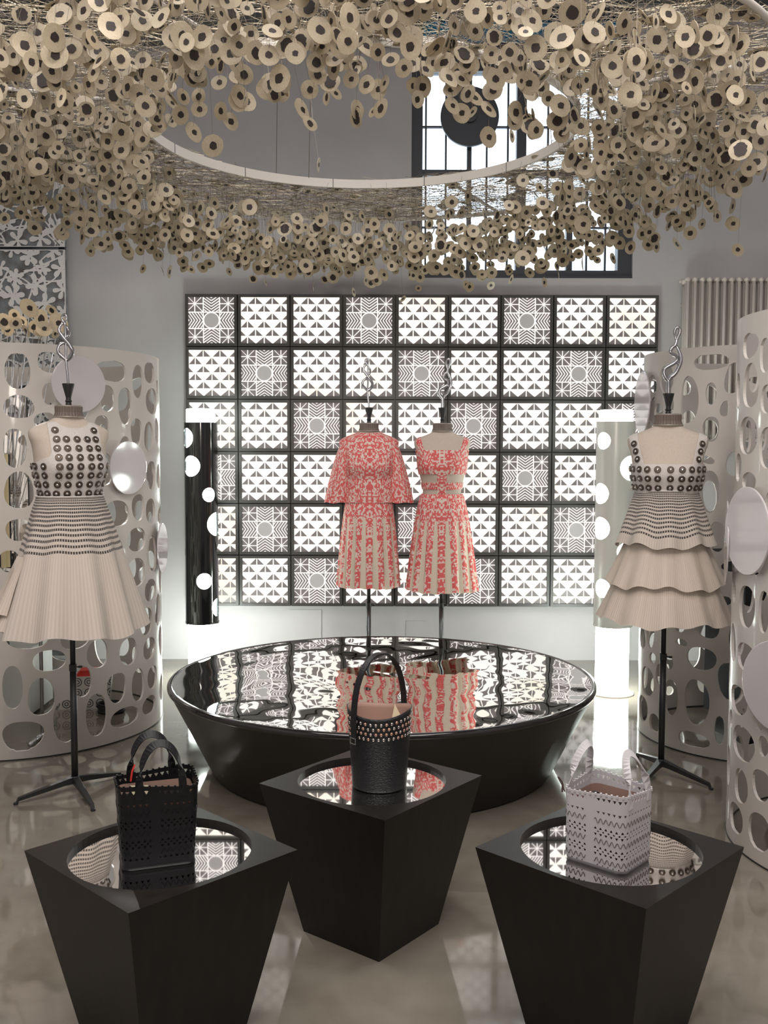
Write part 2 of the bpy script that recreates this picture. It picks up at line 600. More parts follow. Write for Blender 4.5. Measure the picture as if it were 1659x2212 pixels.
def field_sheet(name, U, Vv, Fld, surf, th, mat, parent=None, uvf=None, attrf=None, smooth=True):
    """sheet over the (u,v) grid, kept where Fld > 0, with thickness th and real hole edges.
    surf(u[],v[]) -> points, normals"""
    nu, nv = len(U), len(Vv)
    S = Fld > 0
    idx = -np.ones((nu, nv), dtype=np.int64)
    uvl, polys, cut = [], [], {}

    def node(i, j):
        if idx[i, j] < 0:
            idx[i, j] = len(uvl)
            uvl.append((U[i], Vv[j]))
        return idx[i, j]

    def edge(i, j, i2, j2):
        k = (i, j, i2, j2) if (i, j) < (i2, j2) else (i2, j2, i, j)
        if k not in cut:
            a, b = Fld[k[0], k[1]], Fld[k[2], k[3]]
            t = min(0.97, max(0.03, a / (a - b)))
            cut[k] = len(uvl)
            uvl.append((U[k[0]] + (U[k[2]] - U[k[0]]) * t, Vv[k[1]] + (Vv[k[3]] - Vv[k[1]]) * t))
        return cut[k]

    cnt = S[:-1, :-1].astype(int) + S[1:, :-1] + S[1:, 1:] + S[:-1, 1:]
    for i, j in np.argwhere(cnt > 0):
        cs = ((i, j), (i + 1, j), (i + 1, j + 1), (i, j + 1))
        if cnt[i, j] == 4:
            polys.append([node(*c) for c in cs])
        else:
            p = []
            for k in range(4):
                a, b = cs[k], cs[(k + 1) % 4]
                if S[a]:
                    p.append(node(*a))
                if S[a] != S[b]:
                    p.append(edge(a[0], a[1], b[0], b[1]))
            if len(p) >= 3:
                polys.append(p)
    uvl = np.array(uvl, dtype=float)
    P, Nn = surf(uvl[:, 0], uvl[:, 1])
    n = len(uvl)
    front = P
    back = P - Nn * th
    es = set()
    for p in polys:
        for k in range(len(p)):
            es.add((p[k], p[(k + 1) % len(p)]))
    bd = [e for e in es if (e[1], e[0]) not in es]
    F = [tuple(p) for p in polys] + [tuple(q + n for q in reversed(p)) for p in polys]
    ns = len(F)
    wv = sorted({q for e in bd for q in e})
    wi = {q: 2 * n + 2 * k for k, q in enumerate(wv)}
    W = np.empty((2 * len(wv), 3))
    if len(wv):
        W[0::2] = front[wv]
        W[1::2] = back[wv]
    F += [(wi[b], wi[a], wi[a] + 1, wi[b] + 1) for a, b in bd]
    V = np.vstack([front, back, W])
    uv = None
    if uvf is not None:
        q = np.stack(uvf(uvl[:, 0], uvl[:, 1]), -1)
        uv = np.vstack([q, q, np.repeat(q[wv], 2, axis=0)])
    at = None
    if attrf is not None:
        q = attrf(uvl[:, 0], uvl[:, 1])
        at = np.concatenate([q, q, np.repeat(q[wv], 2)])
    return mk(name, V, F, mat, parent, uv=uv, attr=at, smooth_faces=ns if smooth else None)


def num_surf(fun, eps=1e-3):
    def s(u, v):
        P = fun(u, v)
        du = fun(u + eps, v) - fun(u - eps, v)
        dv = fun(u, v + eps) - fun(u, v - eps)
        N = np.cross(du, dv)
        L = np.linalg.norm(N, axis=-1, keepdims=True)
        return P, N / np.maximum(L, 1e-12)
    return s


# ------------------------------------------------------------------ the room
ROOM_X0, ROOM_X1, ROOM_Y0, WALL_Y, CEIL = -3.6, 3.6, -2.6, 7.53, 5.1


def struct(name, mb, mat, label=None, cat=None, parent=None):
    o = mb.build(name, mat, parent)
    o['kind'] = 'structure'
    if label:
        o['label'] = label
    return o


tag(struct('floor', MB().box(ROOM_X0 - .3, ROOM_X1 + .3, ROOM_Y0 - .3, WALL_Y + .3, -0.12, 0), 'floor'), 'polished beige concrete floor')
WX0, WX1, WZ0, WZ1 = 0.197, 1.847, 2.88, 4.86                     # window opening
wb = MB()
y0, y1 = WALL_Y, WALL_Y + 0.3
wb.box(ROOM_X0 - .3, WX0, y0, y1, 0, CEIL)
wb.box(WX1, ROOM_X1 + .3, y0, y1, 0, CEIL)
wb.box(WX0, WX1, y0, y1, 0, WZ0)
wb.box(WX0, WX1, y0, y1, WZ1, CEIL)
tag(struct('wall_back', wb, 'wall'), 'grey plaster back wall behind the light boxes')
tag(struct('wall_left', MB().box(ROOM_X0 - .3, ROOM_X0, ROOM_Y0, WALL_Y, 0, CEIL), 'wall'), 'grey plaster side wall')
tag(struct('wall_right', MB().box(ROOM_X1, ROOM_X1 + .3, ROOM_Y0, WALL_Y, 0, CEIL), 'wall'), 'grey plaster side wall')
tag(struct('wall_front', MB().box(ROOM_X0 - .3, ROOM_X1 + .3, ROOM_Y0 - .3, ROOM_Y0, 0, CEIL), 'wall'), 'plaster wall facing the display')
tag(struct('ceiling', MB().box(ROOM_X0 - .3, ROOM_X1 + .3, ROOM_Y0 - .3, WALL_Y + .3, CEIL, CEIL + .15), 'ceiling'), 'painted ceiling')
tag(struct('ceiling_beam', MB().box(ROOM_X0, WX0 - 0.001, WALL_Y - 0.22, WALL_Y, 4.55, 4.72).box(ROOM_X0, WX0 - .001, WALL_Y - .13, WALL_Y, 4.72, CEIL)
           .box(WX0 - .001, ROOM_X1, WALL_Y - 0.22, WALL_Y, 4.86, CEIL), 'beam'), 'dark steel beam along the back wall')
# access plates in the lower back wall
for i, (xa, xb, za, zb) in enumerate([(-0.715, -0.475, 0.14, 0.385), (0.17, 0.32, 0.16, 0.30)]):
    tag(struct('trim_%d' % (i + 1), MB().box(xa, xb, WALL_Y - 0.006, WALL_Y, za, zb), 'wall'), 'flush access plate low in the back wall')

# window
win = bpy.data.objects.new('window_1', None)
C.objects.link(win)
tag(win, 'tall dark steel framed window high in the back wall', kind='structure')
YF = WALL_Y + 0.08


def wbar(name, x0_, x1_, z0_, z1_, d=0.05):
    return MB().box(x0_, x1_, YF - d / 2, YF + d / 2, z0_, z1_).build(name, 'window_frame', win)


wf = MB()
wf.box(WX0, 0.28, YF - .05, YF + .05, WZ0, WZ1)
wf.box(1.742, WX1, YF - .05, YF + .05, WZ0, WZ1)
wf.box(0.28, 1.742, YF - .05, YF + .05, WZ0, 2.943)
wf.box(0.28, 1.742, YF - .05, YF + .05, 4.396, 4.60)
wf.box(0.28, 1.742, YF - .05, YF + .05, WZ1 - .05, WZ1)
wf.build('window_frame', 'window_frame', win)
wbar('mullion', 0.980, 1.052, 2.943, 4.396, 0.08)
for xa, xb in ((0.612, 0.646), (1.361, 1.406)):
    wbar('mullion', xa, xb, 2.943, 4.396, 0.06)
for xa, xb in ((0.28, .612), (.646, .98), (1.052, 1.361), (1.406, 1.742)):
    wbar('transom', xa, xb, 3.640, 3.686, 0.06)
    wbar('glazing_bar', xa, xb, 3.996, 4.010, 0.03)
    wbar('glazing_bar', xa, xb, 3.258, 3.272, 0.03)
for xc in (0.305, 0.455, 0.7605, 0.918, 1.217, 1.5155, 1.656):
    wbar('glazing_bar', xc - .007, xc + .007, 2.943, 4.396, 0.028)
for xa, xb in ((0.28, .612), (.646, .98), (1.052, 1.361), (1.406, 1.742)):
    for za, zb in ((2.943, 3.258), (3.272, 3.64), (3.686, 3.996), (4.01, 4.396)):
        MB().box(xa, xb, YF - .003, YF + .003, za, zb).build('pane', 'glass', win)
MB().box(0.28, 1.742, YF - .003, YF + .003, 4.60, WZ1 - .05).build('tinted_pane', 'teal_glass', win)
sill = MB().box(WX0 - .0, WX1, WALL_Y + .0, WALL_Y + .03, WZ0 - .0, WZ0 + .012).build('window_sill', 'window_frame', win)

vent = thing('window_fan', 'round black fan cover in front of the upper window panes', 'fan', (0.624, WALL_Y + .02, 4.053))
V, Fc = lathe_geo([(0.0, 0), (0.19, 0.0), (0.216, 0.012), (0.216, 0.04), (0.0, 0.045)], 48)
mk('cover', [(x, -z, y) for x, y, z in V], Fc, 'window_frame', vent, smooth=False)
V, Fc = lathe_geo([(0.05, 0), (0.05, 0.03), (0.0, 0.032)], 24)
mk('hub', [(x, -z - .04, y) for x, y, z in V], Fc, 'black_metal', vent)

# ------------------------------------------------------------------ light box wall
LX0, LX1, LZ0, LZ1, LY = -1.4769, 2.0287, 0.4202, 2.7472, 7.4453
cw, ch = (LX1 - LX0) / 9, (LZ1 - LZ0) / 6
lw = thing('light_box_wall', 'wall of square backlit boxes with black frames and geometric patterns', 'light boxes', (LX0, LY, LZ0))
MB().box(0, LX1 - LX0, 0.05, WALL_Y - LY, 0, LZ1 - LZ0).build('backboard', 'box_frame', lw)
IN = 0.0245                                      # frame bar width


def box_frame():
    mb = MB()
    g = 0.0035
    x0_, x1_, z0_, z1_ = g, cw - g, g, ch - g
    for (a, b, c, d, ya) in ((x0_, x1_, z0_, z0_ + IN - g, 0), (x0_, x1_, z1_ - IN + g, z1_, 0), (x0_, x0_ + IN - g, z0_ + IN - g, z1_ - IN + g, 0), (x1_ - IN + g, x1_, z0_ + IN - g, z1_ - IN + g, 0)):
        mb.box(a, b, ya, 0.05, c, d)
    return mb


def motif_triangles():
    mb = MB()
    W_, H_ = cw - 2 * IN, ch - 2 * IN
    rows = [(0.145, 0.0, 0, .155), (0.31, 0.165, 1, .138), (0.483, 0.345, 0, .145), (0.655, 0.515, 1, .145), (0.834, 0.69, 0, .155), (1.0, 0.86, 1, .175)]
    for b, a, par, hb in rows:
        cs = (0.14, 0.503, 0.872) if par else (-0.05, 0.315, 0.68, 1.045)
        for c in cs:
            for s in (-1, 1):
                e0, e1 = c + s * 0.012, c + s * hb
                poly = [(e0, b), (e1, b), (e0, a + .004)]
                # clip to 0..1 in x
                out = []
                for lo, sg in ((0.0, 1), (1.0, -1)):
                    src = poly if not out else out
                    res = []
                    for k in range(len(src)):
                        p, q = src[k], src[(k + 1) % len(src)]
                        ip, iq = (p[0] - lo) * sg >= 0, (q[0] - lo) * sg >= 0
                        if ip:
                            res.append(p)
                        if ip != iq:
                            t = (lo - p[0]) / (q[0] - p[0])
                            res.append((lo, p[1] + (q[1] - p[1]) * t))
                    out = res
                    if not out:
                        break
                if len(out) >= 3:
                    mb.prism([(IN + x * W_, ch - IN - y * H_) for x, y in out], 0.014, 0.018)
    return mb


def motif_sun():
    mb = MB()
    W_, H_ = cw - 2 * IN, ch - 2 * IN

    def line(p, q, w, rect=(0, 1, 0, 1)):
        x0_, x1_, y0_, y1_ = rect
        t0, t1 = 0.0, 1.0
        dx, dy = q[0] - p[0], q[1] - p[1]
        for pp, qq in ((-dx, p[0] - x0_), (dx, x1_ - p[0]), (-dy, p[1] - y0_), (dy, y1_ - p[1])):
            if abs(pp) < 1e-9:
                if qq < 0:
                    return
            else:
                r = qq / pp
                if pp < 0:
                    t0 = max(t0, r)
                else:
                    t1 = min(t1, r)
        if t0 >= t1 - 1e-4:
            return
        a = (p[0] + dx * t0, p[1] + dy * t0)
        b = (p[0] + dx * t1, p[1] + dy * t1)
        l = math.hypot(b[0] - a[0], b[1] - a[1])
        nx, ny = -(b[1] - a[1]) / l * w / 2, (b[0] - a[0]) / l * w / 2
        po = [(a[0] + nx, a[1] + ny), (b[0] + nx, b[1] + ny), (b[0] - nx, b[1] - ny), (a[0] - nx, a[1] - ny)]
        po = [(min(1, max(0, x)), min(1, max(0, y))) for x, y in po]
        mb.prism([(IN + x * W_, ch - IN - y * H_) for x, y in po], 0.0135, 0.0165)

    g1, g2, w = 0.325, 0.68, 0.020
    for g in (g1, g2):
        line((g, 0), (g, 1), 0.022)
        line((0, g), (1, g), 0.022)
    for cx_, cy_, rc in ((0.14, 0.14, (0, g1, 0, g1)), (0.865, 0.14, (g2, 1, 0, g1)), (0.14, 0.865, (0, g1, g2, 1)), (0.865, 0.865, (g2, 1, g2, 1))):
        line((cx_, 0), (cx_, 1), w, rc)
        line((0, cy_), (1, cy_), w, rc)
        line((cx_ - .4, cy_ - .4), (cx_ + .4, cy_ + .4), w, rc)
        line((cx_ - .4, cy_ + .4), (cx_ + .4, cy_ - .4), w, rc)
    d = 0.125
    for k in range(-2, 6):
        y = -0.05 + 0.062 * k
        for s in (1, -1):
            m = (lambda t: t) if s == 1 else (lambda t: 1 - t)
            ra = (g1, g2, 0, g1) if s == 1 else (g1, g2, g2, 1)
            line((g1, m(y)), (0.5, m(y + d)), w, ra)
            line((0.5, m(y + d)), (g2, m(y)), w, ra)
            rb = (0, g1, g1, g2) if s == 1 else (g2, 1, g1, g2)
            line((m(y), g1), (m(y + d), 0.5), w, rb)
            line((m(y + d), 0.5), (m(y), g2), w, rb)
    r0, r1, n = 0.158, 0.180, 40
    for k in range(n):
        a, b = 2 * PI * k / n, 2 * PI * (k + 1) / n
        po = [(0.5 + r0 * math.cos(a), .5 + r0 * math.sin(a)), (0.5 + r1 * math.cos(a), .5 + r1 * math.sin(a)), (0.5 + r1 * math.cos(b), .5 + r1 * math.sin(b)), (0.5 + r0 * math.cos(b), .5 + r0 * math.sin(b))]
        mb.prism([(IN + x * W_, ch - IN - y * H_) for x, y in po], 0.0135, 0.0165)
    return mb


fr0 = box_frame().build('light_box', 'box_frame', lw)
pa0 = MB().box(IN, cw - IN, 0.018, 0.03, IN, ch - IN).build('glowing_pane', 'glow', fr0)
tr0 = motif_triangles().build('triangle_motif', 'dark_film', fr0)
pb0 = MB().box(IN, cw - IN, 0.0165, 0.03, IN, ch - IN).build('dark_pane', 'dark_film', fr0)
su0 = motif_sun().build('sun_motif', 'glow_line', fr0)
sd0 = MB().prism([(cw / 2 + .158 * (cw - 2 * IN) * math.cos(2 * PI * k / 40), ch / 2 + .158 * (ch - 2 * IN) * math.sin(2 * PI * k / 40)) for k in range(40)], 0.015, 0.0165).build('sun_disc', 'grey_film', fr0)
for r in range(6):
    for c in range(9):
        fr = fr0 if (r, c) == (0, 1) else inst(fr0, lw)
        fr.location = (c * cw, 0, (5 - r) * ch)
        if (c - r) % 3 == 0:
            inst(pb0, fr)
            inst(su0, fr)
            inst(sd0, fr)
        elif (r, c) != (0, 1):
            inst(pa0, fr)
            inst(tr0, fr)
bpy.data.objects.remove(pb0)
bpy.data.objects.remove(su0)
bpy.data.objects.remove(sd0)

# ------------------------------------------------------------------ radiator on the back wall
rad = thing('column_radiator', 'tall cream column radiator on the back wall', 'radiator', (2.18, 7.40, 1.66))
sec = MB()
h = 1.205
for dy in (-0.045, 0.0, 0.045):
    sec.tube([(0, dy, 0.02), (0, dy, h - 0.02)], 0.0125, 10)
for z in (0.02, h - 0.02):
    sec.tube([(0, -0.062, z), (0, 0.062, z)], 0.017, 10)
s0 = sec.build('radiator_section', 'radiator', rad, smooth=True)
s0.location = (0.03, 0, 0)
for k in range(1, 17):
    inst(s0, rad, (0.03 + 0.0535 * k, 0, 0))
MB().tube([(-0.025, 0, h - 0.03), (0.0, 0, h - 0.03)], 0.012, 10).tube([(0.0, 0, h - .03), (.03, 0, h - .03)], 0.02, 10).build('valve', 'radiator', rad, True)
for zb_ in (h - .2, .15):
    MB().box(0.03, 0.92, 0.05, 0.13, zb_, zb_ + .03).build('bracket', 'radiator', rad)

# ------------------------------------------------------------------ flower relief panels
rng = np.random.RandomState(5)


def flower_field(w, hh, seed):
    r = np.random.RandomState(seed)
    U = np.linspace(0, w, int(w / 0.0075))
    V_ = np.linspace(0, hh, int(hh / 0.0075))
    X, Y = np.meshgrid(U, V_, indexing='ij')
    F = -np.ones_like(X)
    pts = []
    tries = 0
    while tries < 4000 and len(pts) < 400:
        tries += 1
        p = (r.uniform(0, w), r.uniform(0, hh))
        if all((p[0] - q[0]) ** 2 + (p[1] - q[1]) ** 2 > 0.125 ** 2 for q in pts):
            pts.append(p)
    for (cx_, cy_) in pts:
        a0 = r.uniform(0, 2 * PI)
        np_ = r.choice([5, 5, 6])
        R = r.uniform(0.05, 0.075)
        for k in range(np_):
            a = a0 + 2 * PI * k / np_ + r.uniform(-.15, .15)
            dx, dy = math.cos(a), math.sin(a)
            px, py = cx_ + dx * R * .62, cy_ + dy * R * .62
            al = (X - px) * dx + (Y - py) * dy
            ac = -(X - px) * dy + (Y - py) * dx
            wd = R * 0.24 * (1 + 0.45 * np.clip(al / (R * .5), -1, 1))
            F = np.maximum(F, 1 - (al / (R * .5)) ** 2 - (ac / wd) ** 2)
        F = np.maximum(F, 1 - ((X - cx_) ** 2 + (Y - cy_) ** 2) / (R * .2) ** 2)
    for _ in range(int(60 * w * hh / 0.8)):
        a = r.uniform(0, 2 * PI)
        x0_, y0_ = r.uniform(0, w), r.uniform(0, hh)
        L_ = r.uniform(.1, .3)
        cu = r.uniform(-4, 4)
        al = (X - x0_) * math.cos(a) + (Y - y0_) * math.sin(a)
        ac = -(X - x0_) * math.sin(a) + (Y - y0_) * math.cos(a) - cu * al ** 2
        F = np.maximum(F, np.minimum(1 - np.abs(ac) / 0.0055, 1 - np.abs(al) / L_))
    e = 0.004
    F = np.maximum(F, np.maximum(1 - np.minimum(X, w - X) / e, 1 - np.minimum(Y, hh - Y) / e))
    return U, V_, np.clip(F, -1, 1)


fp = thing('flower_screen', 'tall screen of white cut-out flowers over dark panels', 'screen', (-3.42, 7.30, 0))
FW, FH = 1.11, 0.975
for k in range(4):
    z = 0.12 + k * (FH + 0.02) - .05
    bk = MB().box(0, FW, 0.012, 0.05, z, z + FH).build('panel', 'flower_back', fp)
    if z + FH > 1.2:
        U, V_, Ff = flower_field(FW, FH, 20 + k)
        fo = field_sheet('flower_relief', U, V_, Ff, (lambda zz: lambda u, v: (np.stack([u, 0 * u, v + zz], -1), np.stack([0 * u, 0 * u - 1, 0 * u], -1)))(z), 0.008, 'flower', bk, smooth=False)
for xp in (.02, FW - .06):
    MB().box(xp, xp + .04, .05, .09, 0, 4.05).build('post', 'black_metal', fp)

# ------------------------------------------------------------------ big round mirrored table
TX, TY, TR, TH, TB = -0.008, 5.074, 1.0838, 0.4434, 0.8685
tb = thing('round_display_table', 'huge round black tapered table with rippled mirror top', 'table', (TX, TY, 0))
MB().lathe([(TB - .02, 0), (TB, 0.008), (TR - 0.012, TH - 0.03), (TR - 0.01, TH - 0.028), (0.9, TH - .03)], 128).build('body', 'table_side', tb, smooth=True)
prof = []
for k in range(9):
    a = -PI / 2 + PI * k / 8
    prof.append((TR - 0.016 + 0.016 * math.cos(a), TH - 0.016 + 0.016 * math.sin(a)))
prof += [(TR - .022, TH - 0.0012), (TR - 0.03, TH - 0.004), (TR - .034, TH - .012)]
V, Fc = lathe_geo([(TR - .034, TH - .03)] + prof + [(TR - .034, TH - .03)], 160)
mk('rim', V, Fc[:-2], 'table_rim', tb, smooth=True)


def ripple(x, y):
    z = 0.006 * (x * x + y * y - 1.12)
    z += 0.0016 * np.sin(9.5 * x + 2.3 * np.sin(3.1 * y + .4) + .6) * np.cos(6.0 * y + 1.3 * np.sin(4.2 * x))
    z += 0.00045 * np.sin(17 * y + 3.0 * np.sin(5 * x + 1.0))
    z += 0.00022 * np.sin(31 * x + 3 * np.sin(7 * y)) * np.sin(19 * y + 2.0 * np.sin(8 * x + 2))
    return z


nr, na = 110, 240
rr = np.linspace(0.0, TR - 0.03, nr)
aa = np.linspace(0, 2 * PI, na, endpoint=False)
VV = [(0, 0, TH - .004 + float(ripple(0, 0)))]
for i in range(1, nr):
    x, y = rr[i] * np.cos(aa), rr[i] * np.sin(aa)
    z = TH - .004 + ripple(x, y) * np.clip((TR - rr[i]) / 0.05, .3, 1)
    VV.extend(np.stack([x, y, z], -1).tolist())
FF = [(0, 1 + j, 1 + (j + 1) % na) for j in range(na)]
for i in range(1, nr - 1):
    b0, b1 = 1 + (i - 1) * na, 1 + i * na
    FF.extend([(b0 + j, b1 + j, b1 + (j + 1) % na, b0 + (j + 1) % na) for j in range(na)])
mk('mirror_top', VV, FF, 'table_mirror', tb, smooth=True)

# ------------------------------------------------------------------ pedestals
PH, PS, PB = 0.507, 0.526, 0.321
REC = 0.014


def pedestal(loc, ang, label):
    t = thing('display_pedestal', label, 'pedestal', (loc[0], loc[1], 0), ang, 'tapered black pedestals with round mirrors')
    V, F_ = [], []
    n = 64
    s, b, rc = PS / 2, PB / 2, PS / 2 * 0.935
    # top ring from square edge to round opening
    for k in range(n):
        a = 2 * PI * k / n
        m = max(abs(math.cos(a)), abs(math.sin(a)))
        V.append((s * math.cos(a) / m, s * math.sin(a) / m, PH))
    for k in range(n):
        a = 2 * PI * k / n
        V.append((rc * math.cos(a), rc * math.sin(a), PH))
    for k in range(n):
        a = 2 * PI * k / n
        V.append((rc * math.cos(a), rc * math.sin(a), PH - REC))
    for k in range(n):
        k2 = (k + 1) % n
        F_.append((k, k2, n + k2, n + k))
        F_.append((n + k, n + k2, 2 * n + k2, 2 * n + k))
    q = len(V)
    for z, d in ((PH, s), (0, b)):
        for sx, sy in ((1, 1), (-1, 1), (-1, -1), (1, -1)):
            V.append((sx * d, sy * d, z))
    for k in range(4):
        k2 = (k + 1) % 4
        F_.append((q + k, q + 4 + k, q + 4 + k2, q + k2))
    F_.append((q + 7, q + 6, q + 5, q + 4))
    mk('body', V, F_, 'ebony', t)
    V, F_ = lathe_geo([(0.0, PH - REC - .004), (rc + .002, PH - REC - .004), (rc + .002, PH - REC), (0.0, PH - REC)], 64)
    mk('round_mirror', V, F_, 'mirror', t)
    return t


PC = (-0.038, 3.251)
PL = (-0.606, 2.660)
PR = (0.626, 2.690)
pedestal(PL, PI / 4 + 0.0153, 'black tapered pedestal under the black perforated tote')
pedestal(PC, 0.901, 'black tapered pedestal under the black bucket bag, middle of three')
pedestal(PR, PI / 4 + 0.0075, 'black tapered pedestal under the white perforated tote')

# ------------------------------------------------------------------ perforated round screens


def hole_field(U, V_, circ, height, seed, given, sx, sy, clear, margin):
    """oval openings: the given ones (arc, z, half width, half height, tilt) and random ones filling the rest"""
    r = np.random.RandomState(seed)
    hs = [list(g) for g in given]
    for _ in range(6):                                  # keep a web of material between neighbouring openings
        for i in range(len(hs)):
            for j in range(i + 1, len(hs)):
                p, q = hs[i], hs[j]
                du, dv = abs(p[0] - q[0]), abs(p[1] - q[1])
                d = math.hypot(du, dv) + 1e-9
                if d > .5:
                    continue
                r1 = 1 / math.sqrt((du / d / p[2]) ** 2 + (dv / d / p[3]) ** 2)
                r2 = 1 / math.sqrt((du / d / q[2]) ** 2 + (dv / d / q[3]) ** 2)
                need = d - .024
                if r1 + r2 > need:
                    f = max(.6, need / (r1 + r2))
                    for o in (p, q):
                        o[2] *= f
                        o[3] *= f ** .6
    hs = [tuple(o) for o in hs]
    for big in (1.0, 0.8, 0.55):
        for _ in range(9000 if big > .9 else 5000):
            a_, b_ = sx * big * r.uniform(.75, 1.2), sy * big * r.uniform(.75, 1.25)
            if r.rand() < .15:
                a_, b_ = b_ * .9, a_ * .75
            u, v = r.uniform(a_ + .04, circ - a_ - .04), r.uniform(margin + b_, height - margin - b_)
            ok = True
            for (u2, v2, a2, b2, t2) in hs:
                du, dv = abs(u - u2), abs(v - v2)
                if du > .5 or dv > .6:
                    continue
                d = math.hypot(du, dv) + 1e-9
                cu, cv = du / d, dv / d
                r1 = 1 / math.sqrt((cu / a_) ** 2 + (cv / b_) ** 2)
                r2 = 1 / math.sqrt((cu / a2) ** 2 + (cv / b2) ** 2)
                if d < r1 + r2 + clear:
                    ok = False
                    break
            if ok:
                hs.append((u, v, a_, b_, r.uniform(-.25, .25)))
    X, Y = np.meshgrid(U, V_, indexing='ij')
    Fh = np.ones_like(X)
    du_, dv_ = U[1] - U[0], V_[1] - V_[0]
    for (u, v, a_, b_, t_) in hs:
        m = max(a_, b_) * 1.3
        i0, i1 = max(0, int((u - m - U[0]) / du_)), min(len(U), int((u + m - U[0]) / du_) + 2)
        j0, j1 = max(0, int((v - m - V_[0]) / dv_)), min(len(V_), int((v + m - V_[0]) / dv_) + 2)
        if i0 >= i1 or j0 >= j1:
            continue
        x, y = X[i0:i1, j0:j1] - u, Y[i0:i1, j0:j1] - v
        c_, s_ = math.cos(t_), math.sin(t_)
        xr, yr = (x * c_ + y * s_) / a_, (-x * s_ + y * c_) / b_
        th = np.arctan2(yr, xr)
        w1, w2 = r.uniform(-.05, .05), r.uniform(0, 6)
        q = (np.abs(xr) ** 2.25 + np.abs(yr) ** 2.25) ** (1 / 2.25) * (1 + w1 * np.cos(3 * th + w2))
        Fh[i0:i1, j0:j1] = np.minimum(Fh[i0:i1, j0:j1], (q - 1) * min(a_, b_) * 10)
    Fh = np.maximum(Fh, 0.04 - np.minimum(Y, height - Y))
    Fh = np.maximum(Fh, 0.03 - np.minimum(X, circ - X))
    return Fh


def ray_cyl(px, py, c, R, full=False):
    u, w = (px - 829.5) / F_PX, (py - 1106) / F_PX
    d = Vector((u, math.cos(PITCH) - w * math.sin(PITCH), -math.sin(PITCH) - w * math.cos(PITCH)))
    a = d.x ** 2 + d.y ** 2
    b = -2 * (d.x * c[0] + d.y * c[1])
    q = c[0] ** 2 + c[1] ** 2 - R * R
    disc = max(0.0, b * b - 4 * a * q)
    t = (-b - math.sqrt(disc)) / (2 * a)
    p = d * t
    ang = math.atan2(p.y - c[1], p.x - c[0])
    if full:
        cosv = -(p.x * math.cos(ang) + p.y * math.sin(ang)) / math.hypot(p.x, p.y)
        return ang, EYE + p.z, p.y, cosv
    return ang, EYE + p.z


def round_screen(label, c, R, open_dir, seed, discs, sx, sy, clear, seen):
    H = 2.132
    t = thing('perforated_screen', label, 'screen', (c[0], c[1], 0), 0, 'round perforated fitting room screens')
    gap = math.radians(50)
    a0, a1 = open_dir + gap / 2, open_dir + 2 * PI - gap / 2
    circ = (a1 - a0) * R
    U = np.linspace(0, circ, int(circ / 0.0145))
    V_ = np.linspace(0.004, H, int(H / 0.0145))
    given = []
    for (px, py, rx, ry) in seen:
        ang, z, dist, cosv = ray_cyl(px, py, c, R, True)
        k = dist / F_PX
        given.append((((ang - a0) % (2 * PI)) * R, z, min(.13, rx * k / max(cosv, .28)), ry * k, 0.0))
    Fh = hole_field(U, V_, circ, H, seed, given, sx, sy, clear, 0.085)

    def surf(u, v):
        a = a0 + u / R
        n = np.stack([np.cos(a), np.sin(a), 0 * a], -1)
        return n * R + np.stack([0 * a, 0 * a, v], -1), n
    field_sheet('shell', U, V_, Fh, surf, 0.012, 'screen', t)
    # dark floor channel
    mb = MB()
    V, F_ = [], []
    n = 90
    for i in range(n + 1):
        a = a0 + (a1 - a0) * i / n
        for r_, z in ((R + .003, 0), (R + .003, .006), (R - .016, .006), (R - .016, 0)):
            V.append((r_ * math.cos(a), r_ * math.sin(a), z))
    for i in range(n):
        for k in range(4):
            F_.append((i * 4 + k, i * 4 + (k + 1) % 4, i * 4 + 4 + (k + 1) % 4, i * 4 + 4 + k))
    mk('floor_channel', V, F_, 'black_metal', t, smooth=False)
    d0 = None
    for (ang, z, rad_) in discs:
        V, F_ = lathe_geo([(0, 0.0), (rad_ - .003, 0.0), (rad_, -0.002), (rad_, -.006), (0, -.006)], 56)
        o = mk('pearl_disc', V, F_, 'screen_disc', t)
        o.location = ((R + .028) * math.cos(ang), (R + .028) * math.sin(ang), z)
        o.rotation_euler = Euler((0, PI / 2, ang), 'XYZ')
        MB().tube([(0, 0, -.0035), (0, 0, -.03)], 0.01, 10).build('disc_pin', 'screen_disc', o)
    return t


